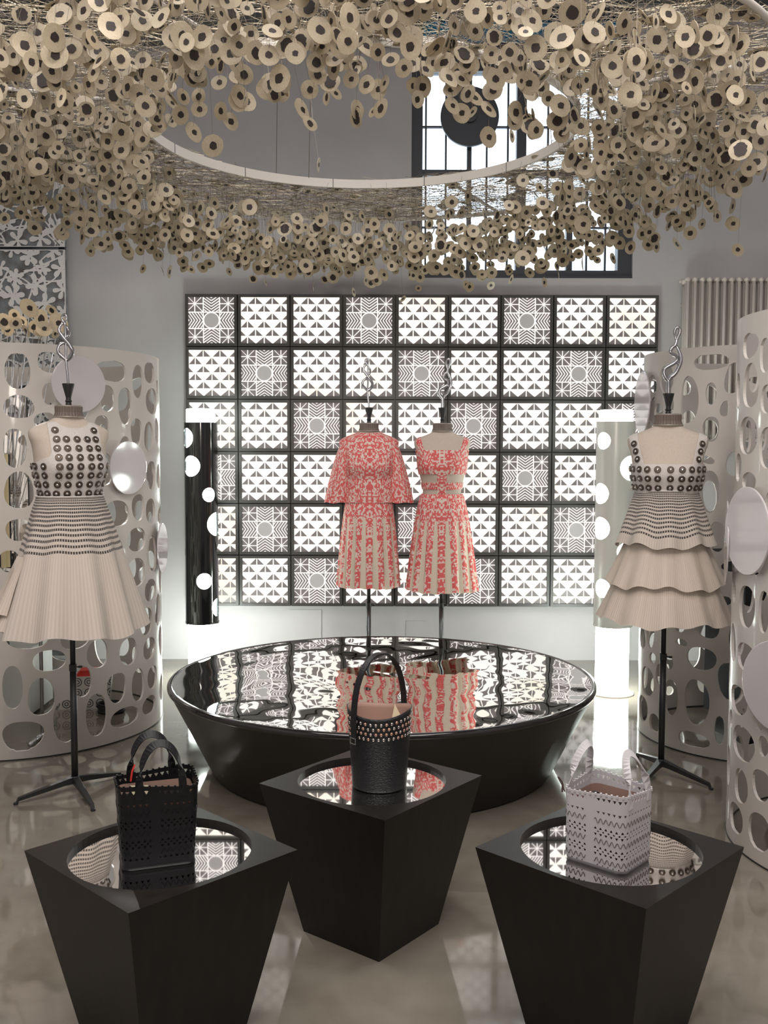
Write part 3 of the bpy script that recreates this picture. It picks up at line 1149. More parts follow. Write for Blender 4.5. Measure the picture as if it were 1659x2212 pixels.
CL, RL = (-2.126, 5.806), 0.803
CF, RF = (2.062, 5.58), 0.60
CN, RN = (2.08, 3.95), 0.655
aL = [ray_cyl(165, 832, CL, RL), ray_cyl(270, 1012, CL, RL), ray_cyl(342, 1185, CL, RL)]
round_screen('large round white perforated screen behind the black-dotted long cream dress', CL, RL, math.radians(150), 3,
             [(a, z, 0.146) for a, z in aL], .062, .090, .032,
             [(51, 1592, 43, 33), (144, 1559, 26, 47), (210, 1546, 22, 47), (273, 1550, 30, 21), (325, 1524, 14, 20), (28, 1487, 21, 48), (90, 1508, 28, 41),
              (179, 1474, 22, 37), (254, 1487, 20, 33), (300, 1481, 13, 36), (331, 1464, 10, 25), (61, 1384, 44, 20), (108, 1429, 35, 23), (163, 1384, 30, 20),
              (212, 1414, 25, 34), (279, 1409, 18, 30), (325, 1402, 13, 24), (37, 803, 26, 39), (40, 881, 34, 26), (32, 970, 24, 42), (41, 1062, 30, 40),
              (109, 782, 27, 25), (106, 853, 15, 23), (97, 912, 24, 20), (241, 803, 38, 25), (298, 826, 12, 37), (323, 806, 11, 24), (232, 862, 19, 33),
              (270, 878, 16, 43), (328, 868, 11, 28), (295, 935, 14, 34), (322, 945, 11, 34), (220, 925, 15, 27), (305, 1012, 10, 28), (327, 1028, 11, 35),
              (253, 1111, 30, 30), (299, 1097, 15, 32), (326, 1105, 10, 28), (297, 1167, 19, 26), (41, 1147, 27, 24), (20, 1215, 22, 24), (296, 1238, 19, 31),
              (327, 1276, 12, 24), (318, 1344, 13, 30), (250, 1352, 14, 16), (285, 1325, 10, 22)])
aF = [ray_cyl(1396, 868, CF, RF)]
round_screen('round white perforated screen behind the three-tiered dress', CF, RF, math.radians(60), 11,
             [(a, z, 0.172) for a, z in aF], .058, .085, .030,
             [(1534, 779, 36, 18), (1488, 862, 18, 50), (1535, 848, 11, 24), (1535, 925, 17, 27), (1438, 817, 14, 30), (1532, 1060, 20, 46), (1548, 1158, 17, 33),
              (1388, 1376, 8, 26), (1405, 1362, 10, 42), (1469, 1350, 10, 15), (1529, 1355, 25, 22), (1515, 1421, 31, 25), (1505, 1515, 26, 50), (1450, 1505, 14, 40),
              (1398, 1470, 13, 32), (1389, 1528, 9, 28), (1414, 1560, 11, 20), (1498, 1597, 33, 18), (1445, 1430, 9, 15), (1555, 1575, 10, 32), (1410, 1420, 7, 12)])
aN = [ray_cyl(1626, 1145, CN, RN), (math.atan2(-CN[1], -CN[0]) - math.radians(79), 1.22), ray_cyl(1690, 1480, CN, RN)]
round_screen('nearest round white perforated screen, cut off by the picture edge', CN, RN, math.radians(20), 7,
             [(a, z, 0.172) for a, z in aN], .058, .088, .028,
             [(1579, 1249, 8, 33), (1612, 1308, 18, 49), (1577, 1340, 8, 42), (1610, 1417, 21, 33), (1594, 1509, 18, 32), (1577, 1435, 6, 38), (1641, 1525, 20, 65),
              (1604, 1604, 23, 38), (1601, 1696, 18, 45), (1645, 1694, 20, 36), (1575, 1650, 6, 45), (1590, 1765, 17, 38), (1640, 1795, 23, 42), (1618, 744, 18, 30),
              (1619, 832, 18, 52), (1613, 939, 18, 41), (1587, 788, 5, 42), (1581, 888, 5, 32), (1584, 1038, 9, 35), (1652, 765, 12, 38), (1655, 860, 13, 32),
              (1654, 965, 14, 45), (1580, 1140, 6, 36), (1616, 1038, 14, 20), (1650, 1320, 12, 50), (1650, 1420, 12, 36), (1650, 1610, 14, 28)])

# ------------------------------------------------------------------ tube lamps on the floor


def tube_lamp(label, c, R, z_top, z_s1, z_s0, sleeve_mat, holes):
    t = thing('tube_floor_lamp', label, 'lamp', (c[0], c[1], 0), 0, 'glowing tube floor lamps')
    MB().lathe([(R + .02, 0), (R + .02, 0.006), (R + .012, .012), (0, .012)], 48).build('base', 'white_metal', t)
    MB().lathe([(R - .016, 0.012), (R - .016, z_top - .006), (R - .022, z_top), (0, z_top)], 48).build('light_tube', 'lamp_glow', t, smooth=False)
    U = np.linspace(0, 2 * PI, 150)
    V_ = np.linspace(z_s0, z_s1, int((z_s1 - z_s0) / 0.006))
    X, Y = np.meshgrid(U, V_, indexing='ij')
    Fh = np.ones_like(X)
    for a, z, rad_ in holes:
        da = np.abs((X - a + PI) % (2 * PI) - PI) * R
        Fh = np.minimum(Fh, (np.sqrt(da ** 2 + (Y - z) ** 2) - rad_) * 10)

    def surf(u, v):
        n = np.stack([np.cos(u), np.sin(u), 0 * u], -1)
        return n * R + np.stack([0 * u, 0 * u, v], -1), n
    field_sheet('sleeve', U, V_, Fh, surf, 0.004, sleeve_mat, t)
    mb = MB()
    for k in range(3):
        a = PI / 2 + 2 * PI * k / 3
        mb.box(-.004, .004, -.004, .004, z_s0 + .02, z_s0 + .03)
    V, F_ = lathe_geo([(R - .004, z_s0), (R + .003, z_s0), (R + .003, z_s0 + .012), (R - .004, z_s0 + .012), (R - .004, z_s0)], 48)
    mk('lower_ring', V, F_[:-2], sleeve_mat, t)
    return t


lampL = (-1.258, 6.86)


def lamp_holes(c, R, px_list, extra, seed):
    out = []
    for px, py, rp in px_list:
        a, z = ray_cyl(px, py, c, R)
        out.append((a, z, rp * c[1] / F_PX))
    r = random.Random(seed)
    view = math.atan2(-c[1], -c[0])
    for k in range(extra):
        out.append((view + PI + r.uniform(-1.3, 1.3), r.uniform(0.55, 1.7), r.uniform(.035, .06)))
    return out


tube_lamp('floor lamp with black glossy sleeve and round glowing holes', lampL, 0.114, 1.875, 1.782, 0.40, 'lamp_black',
          lamp_holes(lampL, 0.114, [(401, 947, 21), (411, 1008, 22), (452, 1070, 15), (467, 1133, 25), (473, 1193, 18), (442, 1257, 17), (471, 1312, 20), (400, 1193, 8)], 5, 1))
lampR = (1.505, 6.50)
tube_lamp('floor lamp with silver sleeve and round glowing holes by the tiered dress', lampR, 0.124, 1.86, 1.785, 0.45, 'lamp_silver',
          lamp_holes(lampR, 0.124, [(1302, 951, 18), (1296, 1065, 22), (1296, 1140, 24), (1362, 1010, 26), (1300, 1270, 20), (1350, 1190, 18)], 5, 2))

# ------------------------------------------------------------------ dress forms
SEC = np.array([  # z, half width, front depth, back depth
    (-.24, .148, .095, .105), (-.16, .148, .098, .106), (-.08, .138, .094, .098), (0, .122, .088, .086), (.07, .127, .096, .088), (.14, .143, .117, .095),
    (.20, .156, .136, .100), (.255, .160, .128, .102), (.305, .168, .106, .098), (.345, .181, .084, .088), (.372, .176, .068, .076),
    (.390, .146, .060, .068), (.405, .105, .054, .060), (.420, .073, .051, .055), (.440, .060, .050, .052), (.475, .056, .049, .050)])


def hermite(x, xs, ys):
    i = np.clip(np.searchsorted(xs, x) - 1, 0, len(xs) - 2)
    hh = xs[i + 1] - xs[i]
    t = np.clip((x - xs[i]) / hh, 0, 1)
    d = np.gradient(ys, xs)
    t2, t3 = t * t, t * t * t
    return (2 * t3 - 3 * t2 + 1) * ys[i] + (t3 - 2 * t2 + t) * hh * d[i] + (-2 * t3 + 3 * t2) * ys[i + 1] + (t3 - t2) * hh * d[i + 1]


def torso(u, z, off=0.0):
    """u: angle, 0 at centre front, positive towards +x;  local z=0 at the waist"""
    u, z = np.asarray(u, float), np.asarray(z, float)
    hw = hermite(z, SEC[:, 0], SEC[:, 1]) + off
    hf = hermite(z, SEC[:, 0], SEC[:, 2]) + off
    hb = hermite(z, SEC[:, 0], SEC[:, 3]) + off
    c, s = np.cos(u), np.sin(u)
    ex = 0.9
    x = hw * np.sign(s) * np.abs(s) ** ex
    y = np.where(c > 0, -hf * np.abs(c) ** ex, hb * np.abs(c) ** ex)
    # bust: two soft mounds
    bz = np.exp(-((z - .205) / .06) ** 2)
    bu = np.exp(-((np.abs(u) - .62) / .38) ** 2)
    y = y - 0.017 * bz * bu
    return np.stack([x, y, z], -1)


def finial(style, parent, z0, h):
    """twisted looping metal sculpture"""
    mb = MB()
    k = h / 584.0 if style in (0, 1) else h / 508.0

    def strand(ctrl, r0, r1, y_amp, ph):
        c = np.array(ctrl, float)
        m = len(c)
        out = []
        for i in range(m - 1):
            p0, p1, p2, p3 = c[max(i - 1, 0)], c[i], c[i + 1], c[min(i + 2, m - 1)]
            for t in np.linspace(0, 1, 9)[:-1]:
                out.append(.5 * ((2 * p1) + (-p0 + p2) * t + (2 * p0 - 5 * p1 + 4 * p2 - p3) * t * t + (-p0 + 3 * p1 - 3 * p2 + p3) * t ** 3))
        out.append(c[-1])
        out = np.array(out)
        q = np.linspace(0, 1, len(out))
        P = np.stack([out[:, 0] * k, y_amp * np.sin(2 * PI * q + ph), z0 + out[:, 1] * k], -1)
        mb.tube(P, list(1.3 * (r0 + (r1 - r0) * q)), 10)

    if style in (2, 3):
        strand([(0, -6), (0, 60), (-2, 100), (-24, 128), (-36, 165), (-26, 195), (8, 218), (42, 238), (60, 262), (52, 290), (24, 302), (4, 322), (18, 352), (42, 372), (52, 402), (54, 415)], .0085, .0055, .006, 0)
        strand([(-2, 95), (14, 128), (42, 152), (68, 196), (86, 250), (82, 300), (66, 345), (52, 372), (54, 410)], .0085, .0055, .008, 2.0)
        strand([(54, 405), (44, 440), (36, 468), (42, 496), (60, 508), (76, 492), (74, 462), (62, 432), (54, 405)], .0055, .006, .003, 1.0)
        strand([(40, 240), (58, 236), (78, 225)], .007, .006, 0, 0)
    else:
        strand([(0, -6), (-6, 80), (-18, 210), (-14, 300), (-14, 395), (-16, 488), (-24, 520)], .0045, .0042, .003, 0)
        strand([(-18, 205), (12, 228), (36, 262), (38, 295), (6, 345), (-38, 402), (-68, 450), (-58, 492), (-28, 520)], .0085, .0045, .008, 1.0)
        strand([(-18, 205), (-52, 238), (-78, 272), (-70, 320), (-40, 345), (-12, 350), (4, 345)], .0065, .005, .006, 2.0)
        strand([(-26, 516), (-46, 548), (-36, 578), (-14, 584), (-4, 562), (-12, 532), (-26, 516)], .0045, .0042, .002, 0)
        strand([(-14, 395), (6, 412), (14, 440), (4, 470), (-10, 486)], .006, .004, .004, 0)
    return mb.build('finial', 'finial_metal', parent, smooth=True)


def dress_form(label, loc, rz, scale, waist, fin_top, style, pole_mat, leg_angles, leg_len, tilt=0.0):
    t = thing('dress_form', label, 'dress form', (loc[0], loc[1], 0), rz, 'linen dress forms on tripod stands')
    # body
    nu, nz = 72, 74
    us = np.linspace(-PI, PI, nu, endpoint=False)
    zs = np.linspace(-.24, .475, nz)
    V = []
    for z in zs:
        V.extend((torso(us, np.full(nu, z)) * scale + np.array([0, 0, waist])).tolist())
    F_ = []
    for i in range(nz - 1):
        F_.extend([(i * nu + j, i * nu + (j + 1) % nu, (i + 1) * nu + (j + 1) % nu, (i + 1) * nu + j) for j in range(nu)])
    F_.append(tuple(range(nu - 1, -1, -1)))
    F_.append(tuple(range((nz - 1) * nu, nz * nu)))
    mk('torso', V, F_, 'linen', t, smooth=True)
    zc = waist + .428 * scale
    ct = zc + 0.050 * scale
    V, F_ = lathe_geo([(.064, zc), (.066, zc + .004), (.060, zc + .022), (.061, ct - .004), (.060, ct), (.053, ct), (.052, ct - .015)], 60)
    V = [(x * scale * (1 + .02 * math.cos(30 * math.atan2(y, x))), y * scale * .92 * (1 + .02 * math.cos(30 * math.atan2(y, x))), z) for x, y, z in V]
    co = mk('neck_band', V, F_[:-2], 'collar', t)
    mb = MB()
    for z, r in ((zc + .001, .066), (ct, .0575)):
        ring = [(r * scale * math.cos(a), r * scale * .92 * math.sin(a), z) for a in np.linspace(0, 2 * PI, 49)]
        mb.tube(ring, 0.0042, 6, caps=False)
    mb.build('beaded_edge', 'collar_trim', co, True)
    MB().lathe([(.0, ct - .02), (.052 * scale, ct - .02), (.052 * scale, ct - .008), (0.03, ct - .004), (.014, ct + .006), (.012, ct + .018), (.016, ct + .024), (.012, ct + .03), (.012, ct + .04), (.027, ct + .098), (.027, ct + .103), (0, ct + .103)], 32).build('neck_cap', 'black_metal', t, smooth=False)
    finial(style, t, ct + .10, fin_top - ct - .10).rotation_euler = (0, 0, -rz)
    # stand
    MB().tube([(0, 0, .05), (0, 0, .60)], 0.0155, 14).build('lower_pole', pole_mat, t, True)
    MB().tube([(0, 0, .585), (0, 0, waist - .2)], 0.0125, 14).build('upper_pole', pole_mat, t, True)
    cl = MB().tube([(0, 0, .575), (0, 0, .605)], 0.018, 14).build('clamp', 'black_metal', t)
    MB().tube([(.012, 0, .59), (.032, 0, .59)], 0.004, 8).lathe([(0, 0), (.009, 0), (.009, .008), (0, .008)], 12, (.034, 0, .586)).build('clamp_screw', 'black_metal', cl)
    MB().lathe([(.02, .045), (.022, .05), (.022, .075), (.017, .08), (.0, .08)], 20).build('hub', 'black_metal', t)
    for a, ll in zip(leg_angles, leg_len):
        d = Vector((math.cos(a - rz), math.sin(a - rz), 0))
        p = [Vector((0, 0, .062)) + d * .015, Vector((0, 0, .058)) + d * .05, Vector((0, 0, .022)) + d * (ll - .012), Vector((0, 0, .0)) + d * ll]
        side = Vector((-d.y, d.x, 0))
        mb = MB()
        ws = (.015, .014, .009, .009)
        hs = (.016, .013, .007, .004)
        V = []
        for q, w_, h_ in zip(p, ws, hs):
            zb = max(0.0, q.z - h_)
            for sx, zz in ((-1, zb), (1, zb), (1, q.z + h_), (-1, q.z + h_)):
                v = q + side * (sx * w_)
                V.append((v.x, v.y, zz))
        F_ = [(0, 1, 2, 3), (15, 14, 13, 12)]
        for i in range(3):
            for k in range(4):
                F_.append((i * 4 + k, i * 4 + 4 + k, i * 4 + 4 + (k + 1) % 4, i * 4 + (k + 1) % 4))
        mb.add(V, F_)
        lg = mb.build('leg', 'black_metal', t)
        e = p[3]
        MB().lathe([(0, 0), (.011, 0), (.011, .008), (0, .012)], 12, (e.x, e.y, 0)).build('foot', 'black_metal', lg)
    return t


FL, FR_, FC1, FC2 = (-1.437, 4.561), (1.372, 4.84), (-0.098, 6.45), (0.375, 6.45)
RZ_L, RZ_R = math.radians(36), math.radians(-14)


def leg_set(c, pts):
    return [math.atan2(p[1] - c[1], p[0] - c[0]) for p in pts], [math.hypot(p[0] - c[0], p[1] - c[1]) for p in pts]


la, ll = leg_set((-1.445, 4.555), [(-1.657, 4.401), (-1.345, 4.691), (-1.249, 4.251)])
ll = [.27, .27, .28]
dress_form('linen dress form wearing the studded bib-front dress', FL, RZ_L, 1.0, 1.315, 2.206, 0, 'black_metal', la, ll)
la, ll = leg_set((1.41, 4.93), [(1.588, 4.714), (1.239, 4.70), (1.363, 5.2)])
dress_form('linen dress form wearing the studded three-tiered dress', FR_, RZ_R, 1.04, 1.275, 2.190, 2, 'black_metal', la, [.28, .28, .28])
dress_form('linen dress form wearing the coral jacket and skirt', FC1, math.radians(3), 1.0, 1.29, 2.182, 1, 'pole_grey', [math.radians(a) for a in (30, 150, 270)], [.25] * 3)
dress_form('linen dress form wearing the coral cut-out dress', FC2, math.radians(-4), 1.0, 1.29, 2.182, 3, 'pole_grey', [math.radians(a) for a in (90, 210, 330)], [.27] * 3)

# ------------------------------------------------------------------ garments


def skirt(name, mat, parent, z0, z1, top, bot, folds, amp, cols=0, fine=0.0, power=0.85, a_range=(-PI, PI), seed=0, hem=0.009, nz=40, uvm=None, pleat=None, off=(0, 0), phase=0.0, th=0.0):
    """pleated tube from z0 (waist) down to z1; top/bot = (half width, half depth)"""
    r = np.random.RandomState(seed)
    closed = abs(a_range[1] - a_range[0] - 2 * PI) < 1e-6
    nu = max(240, folds * 14)
    us = np.linspace(a_range[0], a_range[1], nu + 1)
    ts = np.linspace(0, 1, nz)
    ph = r.uniform(-.5, .5, 6)
    V, UV, AT = [], [], []
    for t in ts:
        tp = t ** power
        hw = top[0] + (bot[0] - top[0]) * tp
        hd = top[1] + (bot[1] - top[1]) * tp
        am = amp * (t ** 0.9)
        w = np.cos(folds * us + phase + .35 * np.sin(3 * us + ph[0] * 6))
        if pleat:
            w = np.clip(w * 1.8, -1, 1)
        k = 1 + am * w + am * .35 * np.sin(5 * us + ph[1] * 6)
        if fine:
            k = k + fine * np.cos(cols * us) * t
        x = hw * np.sin(us) * k + off[0] * t
        y = -hd * np.cos(us) * k + off[1] * t
        z = z0 + (z1 - z0) * t + hem * t * (np.sin(folds * us + 1) + np.sin(4 * us + ph[2] * 6))
        V.append(np.stack([x, y, z], -1))
        if uvm == 'metric':
            UV.append(np.stack([us * (top[0] + .3 * (bot[0] - top[0])), np.full_like(us, t * (z0 - z1))], -1))
        else:
            UV.append(np.stack([us / (2 * PI), np.full_like(us, t)], -1))
        if pleat:
            AT.append(w + pleat * (1 - t) ** 1.3)
    n = nu + 1
    F_ = []
    for i in range(nz - 1):
        b0 = i * n
        F_.extend([(b0 + j, b0 + n + j, b0 + n + j + 1, b0 + j + 1) for j in range(nu)])
    o = mk(name, np.concatenate(V), F_, mat, parent, smooth=True, uv=np.concatenate(UV), attr=np.concatenate(AT) if pleat else None)
    return o


def bodice(name, mat, parent, region, waist, scale, off, zr, th=0.005, metric=True):
    U = np.linspace(-PI, PI, 190)
    Z = np.linspace(zr[0], zr[1], int((zr[1] - zr[0]) / 0.0045))
    X, Y = np.meshgrid(U, Z, indexing='ij')
    Fld = region(X, Y)
    sf = num_surf(lambda u, v: torso(u, v, off) * scale + np.array([0, 0, waist]))
    return field_sheet(name, U, Z, Fld, sf, th, mat, parent, uvf=lambda u, v: (u * 0.14, .4 - v))


def concho(parent, waist, scale, off, src, pts):
    """buttons standing on the bodice; pts = (u, z)"""
    sf = num_surf(lambda u, v: torso(u, v, off) * scale + np.array([0, 0, waist]))
    for u, z in pts:
        P, N_ = sf(np.array([u]), np.array([z]))
        o = inst(src, parent)
        o.location = P[0]
        o.rotation_euler = Vector(N_[0]).to_track_quat('Z', 'Y').to_euler()
        o.scale = (1.16, 1.16, 1.16)


def button_mesh():
    mb = MB()
    mb.lathe([(.0138, -.002), (.0138, .0015), (.0118, .0025), (.0112, .001), (.0092, .001), (.0086, .003), (.0066, .0032), (.006, .0015)], 18, mi=0)
    mb.lathe([(.006, .0015), (.0055, .004), (.0035, .0058), (0, .0065)], 14, mi=1)
    return mb.build('button', ['bronze', 'pewter'])


btn = button_mesh()
sm_min = np.minimum

# --- left dress: bib-front bodice, dotted flared skirt
WL = 1.315
dl = thing('studded_bib_dress', 'cream dress with metal buttons all over its bib and black dotted pleated skirt', 'dress', (FL[0], FL[1], 0), RZ_L)


def reg_left(u, z):
    x = np.sin(u) * hermite(z, SEC[:, 0], SEC[:, 1])
    front = np.cos(u)
    band = 0.215 + 0.05 * np.clip(front, -.5, 1) - z                     # around the chest
    bib = np.minimum(0.104 + 0.05 * np.clip((.27 - z) / .1, 0, 1) - np.abs(x), front * .2)   # racer front
    neck = np.sqrt((x / .075) ** 2 + ((z - .43) / .052) ** 2) - 1
    bib = np.minimum(bib, neck * .05)
    return np.maximum(band, np.minimum(bib, .405 - z))


bodice('bodice', 'knit', dl, reg_left, WL, 1.0, .008, (0.062, .405))
pts = []
for r_ in range(8):
    z = 0.085 + r_ * 0.0405
    nn = 5
    hwz = float(hermite(np.array([z]), SEC[:, 0], SEC[:, 1])[0])
    for k in range(nn):
        x = (k - 2) * 0.040 * (1 if r_ < 6 else .95)
        if r_ == 7 and abs(k - 2) < 2:
            continue
        pts.append((math.asin(max(-.98, min(.98, x / hwz))), z))
    if z < 0.235:
        for uu in (-1.02, -1.38, -1.75, -2.15, -2.55, 1.02, 1.38, 1.75):
            pts.append((uu, z))
concho(dl, WL, 1.0, .012, btn, pts)
skirt('skirt', dotted_knit('dotted_knit_left', 0.42, 16, 118), dl, 1.388, 0.768, (.148, .128), (.318, .30), 10, .085, 0, 0, .95, seed=1)
for k, (za, zb, w0, w1) in enumerate(((1.12, .86, .232, .338), (.99, .80, .27, .342))):
    skirt('skirt_tier', pleat_knit('pleat_knit_l%d' % k, 170), dl, za, zb, (w0, w0 * .93), (w1, w1 * .95), 13, .05, 0, 0, .95, a_range=(-3.65, -1.3), seed=2 + k)
MB().tube([(0.150 * math.sin(a), -.130 * math.cos(a), 1.386) for a in np.linspace(0, 2 * PI, 61)], .004, 6, caps=False).build('waist_seam', 'knit', dl, True)

# --- right dress: square neck, three tiers
WR = 1.275
SR = 1.04
dr = thing('studded_tier_dress', 'cream strapped dress with buttons on its bust and three pleated tiers', 'dress', (FR_[0], FR_[1], 0), RZ_R)


def reg_right(u, z):
    x = np.sin(u) * hermite(z, SEC[:, 0], SEC[:, 1])
    band = 0.250 - z
    strap = np.minimum(.021 - np.abs(np.abs(x) - np.clip(.118 + (z - .25) * .22, .1, .2)), .05)
    return np.maximum(band, strap)


bodice('bodice', 'knit', dr, reg_right, WR, SR, .008, (0.118, .398))
pts = []
for z in (.142, .184, .226):
    for uu in np.arange(-2.8, 2.81, .285):
        pts.append((uu, z))
for s in (-1, 1):
    for z in (.272, .308, .343):
        x = .118 + (z - .25) * .22
        hwz = float(hermite(np.array([z]), SEC[:, 0], SEC[:, 1])[0])
        pts.append((s * math.asin(min(.98, x / hwz)), z))
concho(dr, WR, SR, .012, btn, pts)
pk = pleat_knit('pleat_knit_r', 180)
skirt('skirt_tier', dotted_knit('dotted_knit_right', 0.84, 16, 118), dr, 1.408, 1.148, (.148, .128), (.232, .222), 10, .05, 0, 0, .95, seed=5)
skirt('skirt_tier', pk, dr, 1.26, .955, (.158, .148), (.278, .265), 12, .03, 0, 0, 1.2, seed=6)
skirt('skirt_tier', pk, dr, 1.10, .782, (.190, .18), (.318, .305), 12, .03, 0, 0, 1.1, seed=7)
MB().tube([(0.150 * math.sin(a), -.131 * math.cos(a), 1.408) for a in np.linspace(0, 2 * PI, 61)], .0045, 6, caps=False).build('waist_seam', 'knit', dr, True)
bpy.data.objects.remove(btn)

# --- centre left: coral jacket and pleated skirt
WC = 1.29
jk = thing('coral_jacket', 'cropped coral and white lace jacket with wide elbow sleeves', 'jacket', (FC1[0], FC1[1], 0), math.radians(3))
lace = coral_lace('coral_lace_jacket', 165, 120, seed=1.0)


def jacket_surf(u, z):
    P = torso(u, np.maximum(z, .12), .010)
    k = np.clip((.2 - z) / .25, 0, 1)
    P[..., 0] *= 1 + .10 * k
    P[..., 1] *= 1 + .06 * k
    P[..., 2] = z
    P[..., 0] += .004 * np.sin(7 * u) * k
    return P + np.array([0, 0, WC])


U = np.linspace(-PI, PI, 180)
Z = np.linspace(-.028, .435, 100)
X, Y = np.meshgrid(U, Z, indexing='ij')
xx = np.sin(X) * hermite(Y, SEC[:, 0], SEC[:, 1])
Fj = np.minimum((.426 - .010 * np.cos(X)) - Y, np.ones_like(X))
field_sheet('body', U, Z, Fj, num_surf(jacket_surf), .004, lace, jk, uvf=lambda u, v: (u * .16, .45 - v))
for s in (-1, 1):
    nu, nz = 60, 40
    V, UV = [], []
    for i in range(nz):
        t = i / (nz - 1)
        k = t ** .75
        cx_ = s * (.148 + (.206 - .148) * k)
        cz = WC + .362 - (.362 + .030) * t
        hw = .038 + (.084 - .038) * k
        hd = .066 + (.088 - .066) * k
        for j in range(nu + 1):
            a = 2 * PI * j / nu - PI
            V.append((cx_ + hw * math.sin(a) * (1 + .02 * math.sin(6 * a)), -hd * math.cos(a), cz + .03 * (1 - t) * (-s * math.sin(a)) + .004 * t * math.sin(5 * a)))
            UV.append((a * .085 + s * .33, .05 + .4 * t))
    F_ = []
    n = nu + 1
    for i in range(nz - 1):
        F_.extend([(i * n + j, (i + 1) * n + j, (i + 1) * n + j + 1, i * n + j + 1) for j in range(nu)])
    mk('sleeve', V, F_, lace, jk, smooth=True, uv=UV)
    # shoulder cap closing the sleeve head
ks = thing('coral_pleated_skirt', 'coral and cream pleated knee skirt under the coral jacket', 'skirt', (FC1[0], FC1[1], 0), math.radians(3))
lsk = coral_lace('coral_lace_skirt', 165, 120, pleats=1, seed=4.0)
skirt('pleated_body', lsk, ks, 1.300, .717, (.136, .110), (.200, .185), 16, .050, uvm='metric', pleat=1.4, power=.55, seed=8, hem=.004)
MB().tube([(0.132 * math.sin(a), -.107 * math.cos(a), 1.298) for a in np.linspace(0, 2 * PI, 61)], .005, 6, caps=False).build('waistband', lsk, ks, True)

# --- centre right: cut-out dress
cd = thing('coral_cutout_dress', 'coral and cream strapped dress with bare cut-outs above the waist', 'dress', (FC2[0], FC2[1], 0), math.radians(-4))
lc = coral_lace('coral_lace_top', 165, 120, seed=7.0)


def reg_top(u, z):
    x = np.sin(u) * hermite(z, SEC[:, 0], SEC[:, 1])
    bust = np.minimum(z - .150 - .006 * np.cos(u), .308 - z)
    strap = np.minimum(.0185 - np.abs(np.abs(x) - np.clip(.108 + (z - .25) * .30, .1, .2)), z - .2)
    band = .021 - np.abs(z - .078)
    mid = np.minimum(np.minimum(.024 - np.abs(x), np.cos(u) * .2), .2 - z)
    waistb = .022 - z
    return np.maximum.reduce([bust, strap, band, mid, waistb])


bodice('bodice', lc, cd, reg_top, WC, 1.0, .006, (-.03, .398))
lcs = coral_lace('coral_lace_cutout_skirt', 165, 120, pleats=1, seed=11.0)
skirt('pleated_skirt', lcs, cd, 1.316, .692, (.134, .106), (.228, .205), 16, .050, uvm='metric', pleat=1.5, power=.66, seed=9, hem=.004)

# ------------------------------------------------------------------ bags


def rrect(w, d, rad, s):
    """point + outward normal on a rounded rectangle by arc fraction s in [0,1), starting at the middle of the back"""
    Ls = [w / 2 - rad, PI / 2 * rad, d - 2 * rad, PI / 2 * rad, w - 2 * rad, PI / 2 * rad, d - 2 * rad, PI / 2 * rad, w / 2 - rad]
    T = sum(Ls)
    return Ls, T


def rrect_pts(w, d, rad, s):
    Ls, T = rrect(w, d, rad, 0)
    q = (np.asarray(s) % 1.0) * T
    out = np.zeros(q.shape + (2,))
    acc = 0.0
    start = [(0, d / 2), None, (w / 2, d / 2 - rad), None, (w / 2 - rad, -d / 2), None, (-w / 2, -d / 2 + rad), None, (-w / 2 + rad, d / 2)]
    dirs = [(1, 0), None, (0, -1), None, (-1, 0), None, (0, 1), None, (1, 0)]
    cens = [None, (w / 2 - rad, d / 2 - rad, PI / 2), None, (w / 2 - rad, -d / 2 + rad, 0), None, (-w / 2 + rad, -d / 2 + rad, -PI / 2), None, (-w / 2 + rad, d / 2 - rad, PI), None]
    for k, L_ in enumerate(Ls):
        m = (q >= acc - 1e-9) & (q <= acc + L_ + 1e-9)
        t = q[m] - acc
        if start[k]:
            out[m, 0] = start[k][0] + dirs[k][0] * t
            out[m, 1] = start[k][1] + dirs[k][1] * t
        else:
            cx_, cy_, a0 = cens[k]
            a = a0 - t / rad
            out[m, 0] = cx_ + rad * np.cos(a)
            out[m, 1] = cy_ + rad * np.sin(a)
        acc += L_
    return out, T


def strap(name, mat, parent, pts, width_dir, w, th=0.003):
    """flat strap through pts; width_dir = list of vectors across"""
    V, F_ = [], []
    P = [Vector(p) for p in pts]
    k = len(P)
    for i in range(k):
        t = (P[min(i + 1, k - 1)] - P[max(i - 1, 0)]).normalized()
        a = Vector(width_dir[i] if isinstance(width_dir, list) else width_dir)
        a = (a - t * a.dot(t)).normalized()
        nrm = t.cross(a)
        for sa, sn in ((-1, -1), (1, -1), (1, 1), (-1, 1)):
            V.append(tuple(P[i] + a * (sa * w / 2) + nrm * (sn * th / 2)))
    for i in range(k - 1):
        for j in range(4):
            F_.append((i * 4 + j, i * 4 + (j + 1) % 4, i * 4 + 4 + (j + 1) % 4, i * 4 + 4 + j))
    F_ += [(3, 2, 1, 0), tuple(range((k - 1) * 4, k * 4))]
    return mk(name, V, F_, mat, parent)


